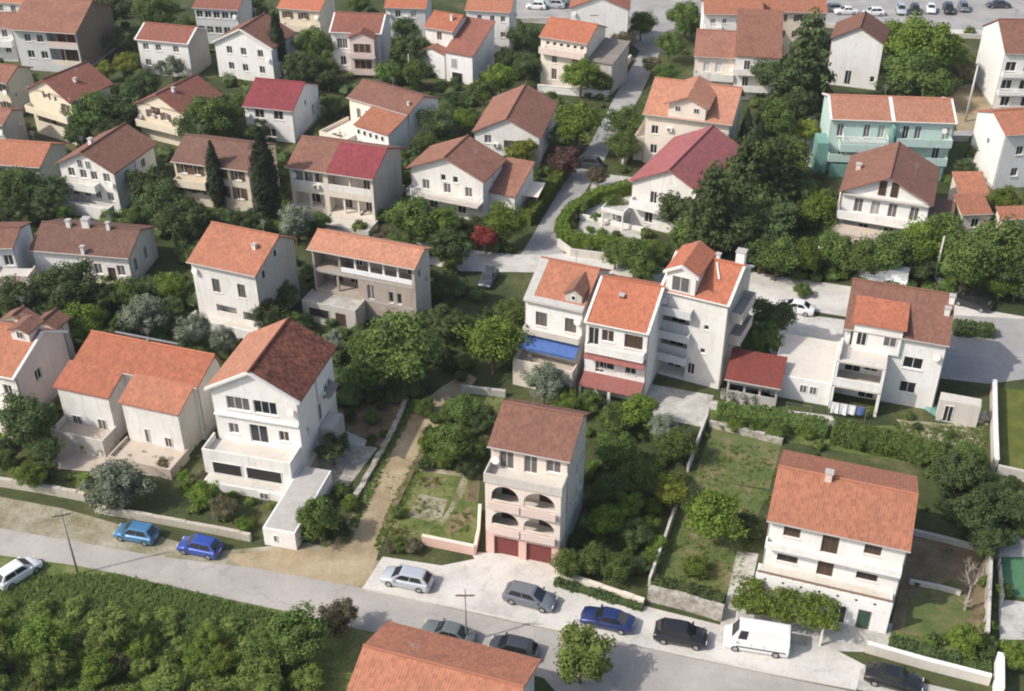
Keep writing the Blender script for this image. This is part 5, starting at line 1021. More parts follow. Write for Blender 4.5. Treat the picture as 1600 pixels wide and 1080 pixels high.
# ------------------------------------------------------------------ garden walls, fences, hedges
wall([(-40, 752), (60, 768), (135, 782)], .95, 'pale low stone wall along the dusty verge at the far left', 'stonewall', .4, seed=1, jag=.06, z0=-.1)
wall([(150, 800), (240, 815), (330, 832), (392, 845)], .8, 'low grey wall behind the two blue cars', 'stonewall', .35, seed=2, jag=.06)
wall([(660, 850), (742, 867)], 1.0, 'peach rendered garden wall left of the red garage doors', 'peach', .25, cap='pale')
wall([(742, 868), (748, 838), (750, 800)], .9, 'peach side wall running up to the arcaded house', 'peach', .22, cap='pale')
wall([(868, 900), (940, 924), (1005, 946)], .7, 'low sandy wall above the parked navy car', 'pale', .45, seed=3, jag=.04)
wall([(1104, 658), (1090, 695), (1074, 738)], 1.0, 'white diagonal wall at the top of the vegetable plot', 'lightconc', .2, seed=21, jag=.04)
wall([(1056, 795), (1038, 850), (1014, 916)], 1.05, 'white diagonal wall between the orchard and dark bushes', 'lightconc', .22, seed=22, jag=.04)
wall([(1012, 936), (1070, 950), (1128, 968)], 1.5, 'rough pale stone retaining wall behind the black car', 'rubblemat', .6, seed=4, jag=.12)
wall([(1352, 1018), (1440, 1043), (1545, 1070)], 1.0, 'clean white garden wall at the lower right by the road', 'lightconc', .3, cap='white')
wall([(1556, 1100), (1556, 1045)], 1.9, 'white gate pier wall at the lower right corner', 'clean', .5)
wall([(1549, 612), (1550, 680), (1552, 738)], 1.5, 'long pale wall on the left of the bright lawn', 'lightconc', .35, cap='white')
wall([(1545, 848), (1542, 920), (1538, 1005)], 1.4, 'tall white wall between bare tree and green court', 'lightconc', .28, seed=23, jag=.03)
wall([(1108, 666), (1165, 680), (1222, 694)], .7, 'low crumbling wall at the back of the vegetable plot', 'rubblemat', .4, seed=5, jag=.1)
wall([(1556, 742), (1620, 756)], 1.2, 'short wall below the bright lawn', 'lightconc', .3)
wall([(637, 622), (612, 680), (585, 728), (552, 785)], .38, 'broken dark stone wall on the left of the dirt track', 'rubblemat', .5, seed=6, jag=.2)
wall([(664, 700), (636, 755), (606, 815)], .25, 'low earth and stone edge on the right of the dirt track', 'soil', .5, seed=7, jag=.14)
wall([(872, 384), (893, 400), (950, 407), (1000, 412)], 1.0, 'pale street corner wall below the curved hedge', 'lightconc', .3)
wall([(840, 144), (905, 150), (948, 152)], 1.2, 'white front wall of the narrow cream house', 'clean', .3, cap='white')
wall([(948, 152), (968, 118), (985, 95)], 1.1, 'white stepped wall climbing beside the lane', 'white', .3)
wall([(1000, 205), (985, 240), (972, 262)], 1.2, 'cream wall on the right of the curved lane', 'pale', .3)
wall([(820, 348), (866, 290), (884, 262)], .8, 'stone wall under the clipped hedge by the lane', 'stonewall', .35)
wall([(905, 340), (960, 352), (1005, 362)], .6, 'low white terrace wall in the villa garden', 'white', .25)
wall([(565, 345), (600, 320), (632, 298)], .9, 'sloping concrete stair wall beside the brown and crimson duplex', 'concrete', .3)
wall([(1425, 835), (1480, 848), (1545, 866)], .6, 'low dark wall across the shaded garden', 'concrete', .3); wall([(1420, 912), (1470, 922), (1500, 930)], .5, 'low pale kerb wall in the dug garden', 'lightconc', .25)
wall([(1110, 633), (1200, 644), (1300, 660)], .35, 'low concrete kerb in front of the red shed', 'lightconc', .3)
wall([(722, 612), (790, 620)], .8, 'grey concrete block wall at the top of the dirt track', 'concrete', .4); wall([(1240, 36), (1330, 48), (1420, 56), (1560, 62)], .8, 'long pale wall below the car park', 'lightconc', .3)
wall([(1485, 220), (1560, 220)], .9, 'low grey wall by the dry plot', 'lightconc', .3); wall([(1000, 32), (900, 34), (780, 36)], .9, 'cream wall along the upper road', 'lightconc', .3)
fence([(1552, 850), (1558, 900), (1562, 950)], 1.5, 'grey metal fence beside the green court', 'steel')
hedge([(985, 300), (930, 315), (893, 338), (876, 362), (885, 380), (930, 388), (1020, 398)], 1.5, 1.6, 'long clipped green hedge curving round the street corner', 'leafbright', seed=2)
hedge([(882, 272), (860, 302), (838, 332), (822, 352)], 1.6, 1.7, 'tall clipped hedge on the left of the side street', 'leafbright', seed=3)
hedge([(1489, 519), (1550, 524)], 1.7, 1.2, 'short dark clipped hedge on the paved yard', 'leafdark', seed=4)
hedge([(868, 912), (930, 930), (1003, 952)], .7, .45, 'strip of low plants at the foot of the sandy wall', 'leafdark', seed=5)
hedge([(1120, 650), (1200, 660), (1290, 678)], 2.4, 1.1, 'broad dark hedge below the concrete yard', 'leaf', seed=6); hedge([(1300, 682), (1400, 704), (1470, 722)], 2.8, 1.3, 'broad bushy hedge behind the wide orange roof', 'leaf', seed=7)
hedge([(1020, 918), (1075, 930), (1128, 944)], 1.6, .7, 'trimmed dark green hedge above the rough stone wall', 'leafdark', seed=8)
hedge([(1390, 1008), (1460, 1030), (1545, 1052)], 1.2, .8, 'trimmed hedge behind the white garden wall at lower right', 'leafdark', seed=9)
hedge([(1020, 165), (1000, 200), (985, 225)], 1.6, 1.6, 'rough hedge on the right of the lane below the big cream house', 'leaf', seed=10)

# ------------------------------------------------------------------ trees and shrubs
for px, py, rp, k, lab, *zc_ in [
 (470, 990, 54, 'b', 'large dark green tree at the bottom left of the long red roof'), (527, 968, 36, 'n', 'brownish half dry tree beside the dark green tree at the bottom'), (418, 1015, 36, 'b', 'round green tree at the edge of the scrub'),
 (908, 1026, 58, 's', 'olive green tree standing in the road shoulder below the navy car', 3.0), (478, 1062, 28, 's', 'pale olive bush beside the bottom roof'),
 (185, 762, 54, 'o', 'big grey green olive tree in front of the double orange house', 2.3), (318, 772, 27, 'g', 'bright green bush left of the stacked terraces'), (350, 792, 26, 'n', 'brownish bush at the foot of the white terraces'),
 (498, 812, 38, 'b', 'dark green bush right of the white garage ramp'), (472, 828, 20, 'b', 'small bush beside the white garage'), (48, 742, 26, 'g', 'green shrub on the small lawn at left'),
 (256, 727, 17, 'n', 'small brown clipped shrub in the sandy yard'), (42, 650, 52, 'd', 'dark tree in front of the pinkish house at left'), (72, 700, 30, 'd', 'dark bush under the dark tree at left'), (520, 702, 30, 'd', 'dark green shrub on the rubble yard'),
 (725, 640, 34, 'b', 'round tree at the top of the dirt track garden'), (700, 690, 34, 'b', 'green tree above the front garden path'), (752, 655, 28, 'd', 'dark tree left of the brown arcaded house roof'), (742, 700, 24, 'b', 'small tree beside the pink house wall'),
 (622, 800, 14, 'b', 'small shrub by the front garden edge'), (612, 852, 15, 'n', 'brownish shrub at the foot of the dirt track'), (645, 852, 18, 'n', 'brown shrub behind the peach wall'), (625, 850, 16, 'b', 'small green shrub between two brown shrubs'),
 (890, 882, 27, 'b', 'green bush right of the garage forecourt'), (926, 872, 31, 'b', 'second green bush right of the garage forecourt'), (962, 888, 29, 'b', 'green bush above the low sandy wall'), (946, 812, 35, 'g', 'bright rounded tree right of the arcaded house'),
 (992, 832, 28, 'd', 'dark tree in the deep shade right of the arcaded house'), (1000, 882, 22, 'd', 'dark bush left of the white diagonal wall'), (960, 655, 32, 'b', 'green tree behind the arcaded house'), (1002, 645, 36, 'g', 'bright green tree below the canopies of the white terrace'),
 (1034, 668, 28, 'o', 'grey green tree below the courtyard'), (1060, 692, 34, 'b', 'round green tree left of the upper white wall'), (962, 702, 40, 'b', 'green tree right of the brown roof'), (1002, 742, 34, 'b', 'green tree in the middle of the shaded garden'),
 (958, 765, 28, 'b', 'green bush beside the shaded side wall'), (1050, 766, 34, 'y', 'yellow green tree between the two white walls'), (1122, 808, 52, 'g', 'big light green fruit tree in the orchard'), (1084, 792, 26, 'b', 'small tree left of the big orchard tree'),
 (1164, 818, 24, 'd', 'dark tree left of the wide orange house'), (1088, 886, 24, 'g', 'low bright bush in the orchard soil'), (886, 630, 26, 'g', 'green bush behind the brown roof ridge'), (924, 627, 22, 'b', 'small dark bush below the tiled canopies'),
 (850, 597, 38, 'o', 'silvery shrub in front of the blue awning house'), (882, 612, 20, 'd', 'dark shrub at the corner of the blue awning house'), (985, 788, 26, 'g', 'light tree low in the shaded garden'),
 (522, 532, 22, 'o', 'grey green bush at the foot of the unfinished house terrace'), (562, 540, 26, 'b', 'green bush covering the base of the unfinished house'), (605, 528, 22, 'b', 'small green bush under the unfinished house windows'),
 (626, 550, 76, 'b', 'very large green tree at the top of the dirt track'), (572, 582, 36, 'b', 'green tree right of the mottled roof'), (770, 530, 56, 'g', 'big light green tree left of the blue awning house'), (800, 490, 32, 'b', 'green tree under the end wall of the white terrace'),
 (692, 445, 30, 'd', 'dark tree beside the unfinished house'), (700, 505, 36, 'd', 'dark tree in the shade of the unfinished house'), (668, 500, 26, 'd', 'dark bush at the foot of the unfinished house wall'),
 (642, 342, 42, 'b', 'green tree left of the balcony house'), (684, 350, 40, 'g', 'light green tree below the balcony house'), (702, 382, 36, 'd', 'dark tree by the street bend'), (622, 384, 30, 'b', 'green tree behind the pale orange roof'), (598, 368, 22, 'n', 'dry shrub by the sloping stair wall'), (706, 405, 24, 'b', 'green tree at the street corner by the unfinished house'),
 (790, 345, 38, 'g', 'round bright green tree beside the red shrub'), (758, 370, 25, 'r', 'red flowering shrub at the street bend'), (750, 350, 22, 'd', 'dark bush behind the red shrub'), (884, 252, 28, 'm', 'purple leaved tree beside a parked car'), (904, 192, 42, 'g', 'large round light green tree in the curve of the lane'), (880, 215, 24, 'd', 'dark bush under the large round tree'),
 (974, 190, 34, 'b', 'green tree on the right of the lane'), (970, 226, 28, 'b', 'lower green tree on the right of the lane'), (935, 275, 20, 'n', 'dry bush in the villa garden entrance'), (960, 320, 22, 'b', 'small tree inside the curved hedge'), (992, 402, 34, 'b', 'green tree behind the bright orange roof'), (962, 396, 26, 'b', 'green bush by the street corner wall'), (1030, 398, 24, 'b', 'green bush left of the cross gabled roof'), (1010, 425, 26, 'b', 'green tree between two terraced roofs'),
 (1112, 275, 42, 'd', 'dark spreading tree right of the rose roof'), (1062, 325, 44, 'd', 'dark tree at the villa corner'), (1132, 350, 60, 'd', 'huge dark tree behind the cross gabled house'), (1165, 292, 60, 'd', 'huge dark tree beside the tall cypress'), (1084, 368, 42, 'b', 'olive toned tree behind the cross gable'), (1142, 235, 40, 'd', 'dark tree below the big cream house'), (1206, 340, 52, 'd', 'dark tree in the middle of the dense grove'), (1190, 390, 38, 'd', 'dark tree by the white street'), (1118, 300, 40, 'n', 'olive brown crown in the dark grove'), (1245, 305, 36, 'd', 'darkest tree left of the brown gabled house'),
 (1212, 188, 40, 'b', 'green tree left of the mint duplex'), (1228, 242, 46, 'b', 'tall green tree left of the mint duplex stairs'), (1190, 250, 34, 'd', 'dark tree beside the cypress foot'), (1218, 120, 44, 'd', 'dark tree below the tall conifer'), (1262, 205, 26, 'y', 'yellow green bush beside the mint duplex'), (1282, 332, 34, 'g', 'light green round tree left of the sand coloured terrace'), (1240, 165, 34, 'd', 'dark tree under the tall conifer'), (1290, 180, 20, 'd', 'dark bush at the mint duplex corner'),
 (1216, 398, 38, 'b', 'leftmost tree of the green belt along the white street'), (1262, 396, 36, 'g', 'light tree in the green belt by the short lamp post'), (1302, 388, 36, 'b', 'tree of the green belt below the sand coloured terrace, left'), (1346, 402, 38, 'b', 'tree of the green belt behind the white van'), (1392, 398, 42, 'b', 'tree of the green belt below the sand coloured terrace, right'), (1432, 380, 48, 'g', 'light green tree right of the sand coloured terrace'), (1474, 368, 44, 'b', 'tree in front of the low terracotta outbuildings'), (1512, 408, 54, 'b', 'large tree right of the concrete pole'), (1560, 388, 58, 'b', 'largest tree of the green belt near the right edge'), (1594, 430, 40, 'd', 'dark tree of the green belt at the right edge'), (1440, 418, 28, 'd', 'dark tree at the foot of the concrete pole'), (1566, 440, 32, 'g', 'light green tree above the black car'), (1572, 312, 28, 'g', 'bright round tree in front of the terracotta outbuilding'),
 (1206, 492, 42, 'd', 'dark tree beside the concrete drive'), (1194, 532, 32, 'b', 'green tree behind the dark red shed'), (1232, 540, 22, 'b', 'small bush on the drive edge'),
 (1500, 738, 44, 'd', 'dark tree right of the wide orange roof'), (1522, 802, 48, 'd', 'large dark tree in the shaded corner garden'), (1548, 765, 36, 'd', 'dark tree by the lawn wall'), (1470, 738, 24, 'b', 'green bush at the roof corner'), (1540, 848, 30, 'd', 'dark tree at the head of the tall white wall'), (1592, 795, 34, 'd', 'dark tree at the right edge below the lawn'), (1512, 712, 32, 'b', 'green tree by the dry meadow'),
 (1512, 1002, 30, 'g', 'light green shrub behind the lower right garden wall'), (1542, 1015, 26, 'd', 'dark shrub against the tall white wall'), (1592, 1024, 28, 'g', 'bright bush at the lower right edge'),
 (110, 442, 52, 'd', 'dark tree in front of the long low white house'), (28, 462, 42, 'd', 'dark tree at the left edge below the white house'), (78, 478, 30, 'd', 'dark bush between the brown gables'), (132, 506, 40, 'g', 'light green tree left of the red stepped roof'), (226, 492, 42, 'o', 'grey green tree behind the red stepped roof'), (204, 455, 30, 'b', 'green bush below the long low house'), (266, 446, 28, 'g', 'light green tree left of the tidy orange house'), (300, 512, 32, 'o', 'silvery tree in front of the tidy orange house'), (166, 462, 28, 'd', 'dark bush behind the light green tree'), (268, 482, 26, 'd', 'dark bush between two silvery trees'), (440, 462, 30, 'b', 'green bush between the tidy and the unfinished house'), (420, 492, 32, 'd', 'dark bush in the gap beside the tidy orange house'), (458, 505, 22, 'b', 'small bush at the unfinished house corner'), (348, 530, 24, 'o', 'grey shrub behind the mottled roof'),
 (252, 318, 46, 'd', 'dark tree above the long low house'), (228, 285, 38, 'd', 'dark tree right of the porch house'), (284, 345, 44, 'd', 'dark tree right of the long low house'), (212, 335, 24, 'b', 'green shrub behind the brown roof chimneys'), (460, 345, 36, 'o', 'olive tree right of the tall cypress'), (352, 345, 28, 'd', 'dark bush at the cypress foot'), (388, 345, 26, 'd', 'dark bush between the cypresses'), (500, 348, 20, 'b', 'small shrub in front of the duplex'),
 (30, 290, 42, 'b', 'green tree at the left edge above the low house'), (72, 300, 36, 'd', 'dark tree left of the porch house'), (20, 328, 30, 'd', 'dark bush at the left edge'), (62, 335, 22, 'd', 'dark shrub below the porch house'),
 (142, 172, 40, 'b', 'green tree right of the cream yellow house'), (186, 168, 36, 'd', 'dark round tree left of the rounded gable'), (126, 206, 26, 'd', 'dark bush at the cream yellow house corner'), (172, 205, 30, 'd', 'dark bush above the dark gable roof'), (222, 132, 32, 'd', 'dark tree below the white house with red roof'), (198, 98, 24, 'y', 'yellow green shrub beside the brown side wall'), (166, 108, 17, 'y', 'small yellow green shrub at the brown wall foot'),
 (332, 180, 40, 'b', 'green tree left of the crimson metal roof'), (302, 200, 34, 'd', 'dark tree behind the brown cypress house'), (362, 168, 28, 'b', 'green bush under the crimson roof'), (350, 205, 24, 'b', 'bush above the brown roof'), (268, 104, 24, 'o', 'grey green bush in front of the faded red roof house'), (400, 205, 24, 'd', 'dark bush under the crimson roof house'),
 (492, 72, 34, 'b', 'green tree left of the portico house'), (470, 104, 32, 'd', 'dark tree behind the crimson roof'), (512, 122, 20, 'd', 'dark bush below the portico house'), (522, 165, 20, 'd', 'dark shrub left of the sunny terrace'), (505, 105, 22, 'b', 'green bush at the portico house corner'),
 (640, 76, 34, 'd', 'dark tree between the portico and coral roofs'), (632, 46, 26, 'd', 'dark tree above the portico house wall'), (650, 112, 28, 'b', 'green tree behind the sunny terrace house'), (606, 112, 24, 'b', 'green bush below the portico balconies'),
 (782, 120, 30, 'g', 'light green tree above the two tone gable'), (756, 142, 24, 'b', 'green bush left of the gable'), (796, 92, 26, 'd', 'dark tree right of the stepped coral roofs'), (818, 58, 30, 'd', 'dark tree left of the narrow cream house'), (824, 100, 26, 'd', 'dark bush left of the narrow cream house'),
 (908, 115, 34, 'g', 'light green tree in front of the narrow cream house'), (942, 128, 22, 'b', 'green bush by the stepped lane wall'), (1002, 36, 26, 'b', 'green tree at the head of the lane'), (976, 60, 24, 'n', 'brown green bush beside the lane'), (1072, 30, 32, 'b', 'green tree left of the cream apartment roofs'), (1046, 68, 26, 'b', 'green tree above the stepped duplex'), (1040, 112, 22, 'b', 'bush by the lane above the big cream house'), (1018, 100, 18, 'n', 'dry bush at the lane edge'),
 (682, 190, 34, 'd', 'dark tree between terrace house and two tone roof'), (664, 222, 22, 'b', 'green bush behind the two tone roof'), (722, 186, 22, 'g', 'light bush left of the grey white gable'), (816, 238, 28, 'y', 'yellow green tree in front of the grey white gable'), (792, 256, 18, 'b', 'small bush below the yellow green tree'),
 (1440, 72, 58, 'g', 'large light green tree beside the car park'), (1404, 64, 40, 'g', 'light green tree right of the blank gable'), (1424, 116, 48, 'b', 'green tree behind the mint duplex'), (1474, 92, 38, 'b', 'green tree left of the tall white house'), (1500, 112, 28, 'n', 'brownish tree by the dry plot'), (1398, 132, 32, 'd', 'dark tree right of the blank gable wall'), (1462, 132, 34, 'b', 'green tree above the right half of the mint duplex'), (1532, 236, 24, 'g', 'small light tree right of the mint duplex'), (1508, 262, 20, 'd', 'dark bush at the mint duplex end wall'),
 (172, 14, 34, 'd', 'dark tree right of the big worn roof'), (246, 18, 34, 'b', 'green tree above the faded red roof'), (192, 62, 26, 'd', 'dark bush beside the brown side wall'), (560, 4, 22, 'b', 'green tree at the top edge above the portico'), (1090, 45, 20, 'b', 'bush left of the stepped duplex roofs'), (400, 12, 26, 'd', 'dark tree at the top edge left of the coral roof'), (290, 40, 22, 'b', 'green bush left of the windowed white house'),
 (1352, 232, 16, 'd', 'dark shrub in front of the mint balconies'), (1255, 455, 16, 'b', 'small shrub at the white street edge'), (35, 395, 16, 'b', 'shrub at the corner of the left edge house'), (120, 215, 20, 'd', 'dark shrub above the dark gable roof, left'), (545, 325, 0, 'b', '')]:
    if rp: tree(px, py, rp, k, lab, *zc_)
tree(335, 272, 56, 'c', 'left and shorter of the two dark cypresses'); tree(412, 270, 76, 'c', 'right and taller of the two dark cypresses'); tree(1165, 213, 46, 'c', 'slim cypress beside the dark grove'); tree(1186, 222, 38, 'c', 'slim cypress right of the dark grove cypress')
tree(433, 68, 50, 'c', 'dark columnar conifer in front of the white gabled house'); tree(1262, 100, 62, 'p', 'tall dark conifer beside the blank white gable', 7.5); tree(1112, 325, 56, 'p', 'broad conifer in the dark grove', 8.0); tree(1166, 275, 56, 'p', 'tallest conifer of the dark grove', 8.0); tree(1212, 275, 50, 'p', 'conifer at the right of the dark grove', 7.0)
tree(1522, 905, 52, 'x', 'bare leafless tree in the dug garden', 3.6)
SC = [(-30, 930), (40, 940), (140, 935), (330, 962), (430, 980), (480, 1030), (500, 1100), (-30, 1110)]
SC2 = [(-30, 965), (140, 975), (330, 1000), (400, 1020), (430, 1100), (-30, 1110)]
fill(SC2, 22, 'sgsgs', (20, 40), 'leafy green bush standing out of the scrub below the road', 'bushes of the roadside scrub', 5, mind=.7)
fill(SC2, 14, 'nyn', (12, 22), 'dry brownish or yellowish bush among the green scrub', 'dry bushes of the scrub', 51, mind=.7)
fill(SC, 125, 's', (11, 25), 'low tangled scrub below the road', None, 6, mind=.42, stuff=('scrub', 'leafscrub'), sq=.65)
tufts([(-60, 880), (60, 900), (180, 898), (350, 938), (450, 962), (500, 1090), (-60, 1120)], 11000, 'long dry and green grass between the scrub bushes', h=(.12, .5))
tufts([(600, 740), (745, 750), (740, 850), (605, 835)], 260, 'short grass of the front garden', m='leafbright', h=(.05, .14), seed=9)
tufts([(1085, 690), (1215, 700), (1150, 930), (1020, 915)], 900, 'weeds in the orchard and vegetable plot', m='leafscrub', h=(.08, .25), seed=10)
tufts([(1390, 660), (1540, 670), (1540, 720), (1440, 715)], 800, 'dry grass on the small meadow', h=(.1, .35), seed=11)
for poly, n, kk, rp, lab, g, sd in [
 ([(560, 590), (640, 640), (600, 700), (530, 690)], 9, 'db', (9, 17), 'low shrub in the bare garden left of the dirt track', 'shrubs of the bare garden', 11),
 ([(660, 630), (760, 640), (748, 735), (665, 725)], 16, 'bbdg', (14, 24), 'leafy shrub in the garden left of the brown roof', 'shrubs of the upper garden', 12),
 ([(930, 660), (1085, 680), (1050, 760), (1010, 900), (880, 890), (915, 780)], 30, 'bgbb', (11, 22), 'green shrub in the overgrown garden right of the arcaded house', 'shrubs of the overgrown garden', 13),
 ([(690, 475), (790, 480), (810, 560), (720, 590), (660, 540)], 18, 'dbb', (14, 26), 'shrub on the wild slope right of the unfinished house', 'shrubs of the wild slope', 14),
 ([(40, 425), (280, 430), (290, 520), (180, 505), (90, 500)], 22, 'dbo', (12, 24), 'shrub in the thicket below the long low house', 'shrubs of the thicket', 15),
 ([(200, 295), (300, 300), (330, 350), (430, 340), (440, 400), (290, 385), (230, 350)], 22, 'ddb', (14, 26), 'shrub in the dark thicket around the cypresses', 'shrubs round the cypresses', 16),
 ([(1040, 290), (1240, 230), (1290, 260), (1290, 370), (1180, 420), (1090, 400)], 34, 'ddb', (18, 32), '@leafdark@dark undergrowth bush in the grove', 'undergrowth of the grove', 17),
 ([(1190, 400), (1480, 415), (1480, 450), (1320, 436), (1190, 420)], 18, 'bbd', (14, 26), '@leaf@bush along the white street in front of the green belt', 'bushes of the green belt', 18),
 ([(1470, 340), (1600, 360), (1600, 425), (1470, 405)], 14, 'bbg', (18, 30), '@leaf@bush between the large trees of the green belt', 'bushes between the large trees', 19),
 ([(1460, 715), (1600, 760), (1600, 850), (1520, 850), (1460, 780)], 20, 'ddb', (14, 26), 'dark bush in the shaded corner garden', 'bushes of the corner garden', 20),
 ([(100, 150), (215, 120), (230, 200), (130, 225)], 16, 'ddb', (14, 24), 'dark bush between the cream houses', 'bushes between the cream houses', 21),
 ([(270, 190), (380, 190), (430, 210), (440, 260), (400, 215), (280, 212)], 12, 'ddb', (12, 22), 'dark bush behind the brown cypress house', 'bushes behind the brown roof', 22),
 ([(0, 265), (90, 280), (100, 340), (0, 350)], 12, 'ddb', (13, 24), 'bush on the slope at the left edge', 'bushes of the left slope', 23),
 ([(440, 90), (540, 110), (545, 200), (505, 200), (440, 130)], 16, 'ddb', (12, 22), 'dark bush between the crimson roof and the portico house', 'bushes behind the crimson roof', 24),
 ([(600, 60), (665, 60), (690, 130), (760, 140), (735, 200), (660, 210), (660, 150), (600, 125)], 30, 'ddb', (12, 22), 'bush in the gardens below the coral roofs', 'bushes below the coral roofs', 25),
 ([(770, 50), (840, 50), (838, 150), (770, 130)], 14, 'ddg', (12, 22), 'bush left of the narrow cream house wall', 'bushes by the narrow cream house', 26),
 ([(1195, 80), (1290, 90), (1300, 150), (1290, 190), (1200, 170)], 16, 'ddb', (14, 24), 'dark bush below the tall conifer', 'bushes below the conifer', 27),
 ([(1385, 30), (1500, 80), (1520, 145), (1390, 145)], 16, 'bgd', (16, 28), 'bush beneath the light green trees', 'bushes beneath the light trees', 28),
 ([(600, 300), (760, 330), (740, 400), (600, 395)], 18, 'bbd', (13, 24), 'bush in the garden below the balcony house', 'bushes below the balcony house', 29),
 ([(890, 315), (1000, 372), (1020, 392), (890, 378)], 7, 'bgd', (10, 16), 'garden shrub inside the curved hedge', 'shrubs inside the hedge', 30),
 ([(0, 640), (70, 650), (90, 740), (0, 720)], 10, 'dbd', (14, 24), 'dark bush in front of the pinkish house', 'bushes before the pinkish house', 31),
 ([(280, 740), (330, 745), (400, 800), (390, 835), (300, 800)], 9, 'gno', (10, 18), 'garden shrub below the stacked terraces', 'shrubs below the terraces', 32),
 ([(450, 790), (560, 760), (545, 840), (455, 840)], 9, 'bdg', (12, 20), 'bush by the garage ramp', 'bushes by the garage ramp', 33),
 ([(140, 0), (300, 0), (300, 40), (200, 110), (180, 40)], 12, 'ddb', (14, 22), 'bush right of the worn roof at the top', 'bushes by the worn roof', 34),
 ([(1400, 640), (1500, 645), (1545, 700), (1480, 720)], 5, 'dbs', (9, 15), 'small bush on the dry meadow', 'bushes of the dry meadow', 35)]:
    if lab[0] == '@': _, m_, lab = lab.split('@'); fill(poly, n, kk, rp, lab, None, sd, stuff=('undergrowth', m_)); continue
    fill(poly, n, kk, rp, lab, g, sd)

UL = [(-60, 20), (800, 20), (800, 420), (640, 640), (540, 640), (300, 640), (-60, 640)]; UR = [(800, 30), (1640, 60), (1640, 600), (1200, 560), (1100, 440), (800, 420)]
underwood(UL, 420, 'leafdark', (.6, 1.8), 'dark undergrowth in the gardens of the left hillside', 41); underwood(UL, 230, 'leaf', (.5, 1.5), 'mid green garden plants between the houses on the left', 42); underwood(UL, 60, 'leafscrub', (.4, 1.0), 'dry scrub between the houses on the left', 43)
underwood(UR, 220, 'leaf', (.5, 1.4), 'mid green undergrowth in the gardens on the right', 44); underwood(UR, 50, 'leafbright', (.4, 1.0), 'light green garden plants on the right', 45)
underwood([(860, 600), (1640, 640), (1640, 1060), (1000, 930), (870, 890)], 60, 'leaf', (.3, .9), 'low plants in the lower right gardens', 46); underwood([(0, 640), (560, 640), (560, 840), (0, 770)], 60, 'leafscrub', (.25, .8), 'low plants in the lower left gardens', 47)
rgb_ = random.Random(31); vp = MB()
for q in ((612, 826, 636, 842), (704, 800, 734, 830), (652, 745, 686, 762), (650, 780, 692, 808), (1110, 690, 1210, 755), (1060, 850, 1120, 925)):
    for _ in range(20):
        p = at(rgb_.uniform(q[0], q[2]), rgb_.uniform(q[1], q[3])); p.z = .15; blob(vp, p, rgb_.uniform(.12, .3), 26, .07, rgb_, .9)
tag(vp.build('vegetable_plants', 'leafbright'), 'small vegetable plants in the beds and the dug plot', 'plants', kind='stuff')
# ------------------------------------------------------------------ poles
pole(122, 897, 7.4, 'leaning dark utility pole at the scrub edge by the road', r=.1, rz=.3); pole(729, 1004, 6.0, 'thin grey pole beside the road above the bottom roof', 'polewood', .085, True); pole(1459, 442, 6.4, 'pale concrete pole in the green belt', 'poleconc', .15, False)
pole(1508, 190, 9.0, 'pale concrete pole by the dry plot', 'poleconc', .2, False); pole(645, 352, 5.5, 'white street lamp below the balcony house', 'trim', .09, False, True, 'street_lamp'); pole(1272, 432, 4.2, 'short white lamp post in the green belt', 'trim', .08, False, True, 'street_lamp')
pole(640, 128, 4.8, 'pale pole beside the sunny terrace house', 'poleconc', .11, False); pole(925, 100, 9.0, 'pale utility pole in front of the large white gable', 'poleconc', .12, True); pole(1562, 215, 5.5, 'thin pale pole at the end of the yard path', 'poleconc', .09, False); pole(1306, 345, 5.2, 'white pole at the corner of the sand coloured terrace', 'trim', .12, False)

# ------------------------------------------------------------------ vehicles
def van_proto():
    car_proto('van', 5.3, 1.98, 2.35, 1.22, 1.15, .95, (-2.05, -1.45, 2.5, 2.58)); v = CARS['van']
    for me in v['side_window'][1::2]: v['side_window'].remove(me)
    for me in v['side_window']:
        for q in me.vertices: q.co.x = -1.55 + (q.co.x + 1.6) * .42
        me.update()
van_proto()
car(27, 892, 'hatch', 'whitecar', 'white hatchback parked on the dry verge at the left edge', px2=(-8, 914)); car(213, 831, 'hatch', 'lightblue', 'light blue hatchback on the verge', px2=(250, 838)); car(312, 852, 'hatch', 'blue', 'deep blue hatchback behind the light blue car', px2=(350, 860))
car(636, 902, 'wagon', 'silver', 'silver estate car alone on the pale concrete bay', px2=(675, 910)); car(828, 931, 'wagon', 'steelgrey', 'dark grey estate car in front of the garage doors', px2=(790, 921)); car(949, 966, 'sedan', 'navy', 'navy blue saloon below the low sandy wall', px2=(990, 975))
car(1064, 990, 'suv', 'black', 'black car next to the white van', px2=(1025, 983)); car(1182, 1000, 'van', 'whitecar', 'white delivery van in front of the vine pergola', px2=(1232, 1008), name='delivery_van', cat='van'); car(1397, 1058, 'sedan', 'black', 'black saloon beside the white garden wall at the lower right', px2=(1355, 1047))
car(700, 988, 'sedan', 'greygreen', 'grey green car half hidden behind the bottom roof', px2=(740, 998)); car(802, 1011, 'hatch', 'darkgrey', 'dark car half hidden right behind the bottom roof', px2=(840, 1020)); car(763, 433, 'hatch', 'darkgrey', 'dark blue grey car parked in the shade at the street corner', rot=75)
car(918, 254, 'suv', 'darkgrey', 'dark car beside the purple leaved tree', rot=-15); car(1520, 470, 'suv', 'black', 'black car under the light green tree by the paved yard', px2=(1560, 482)); car(1243, 478, 'sedan', 'whitecar', 'white car nose under the dark tree beside the drive', px2=(1285, 486)); car(1380, 436, 'van', 'whitecar', 'white van parked behind the brown roof on the white street', px2=(1425, 445), name='delivery_van', cat='van', s=1.1)
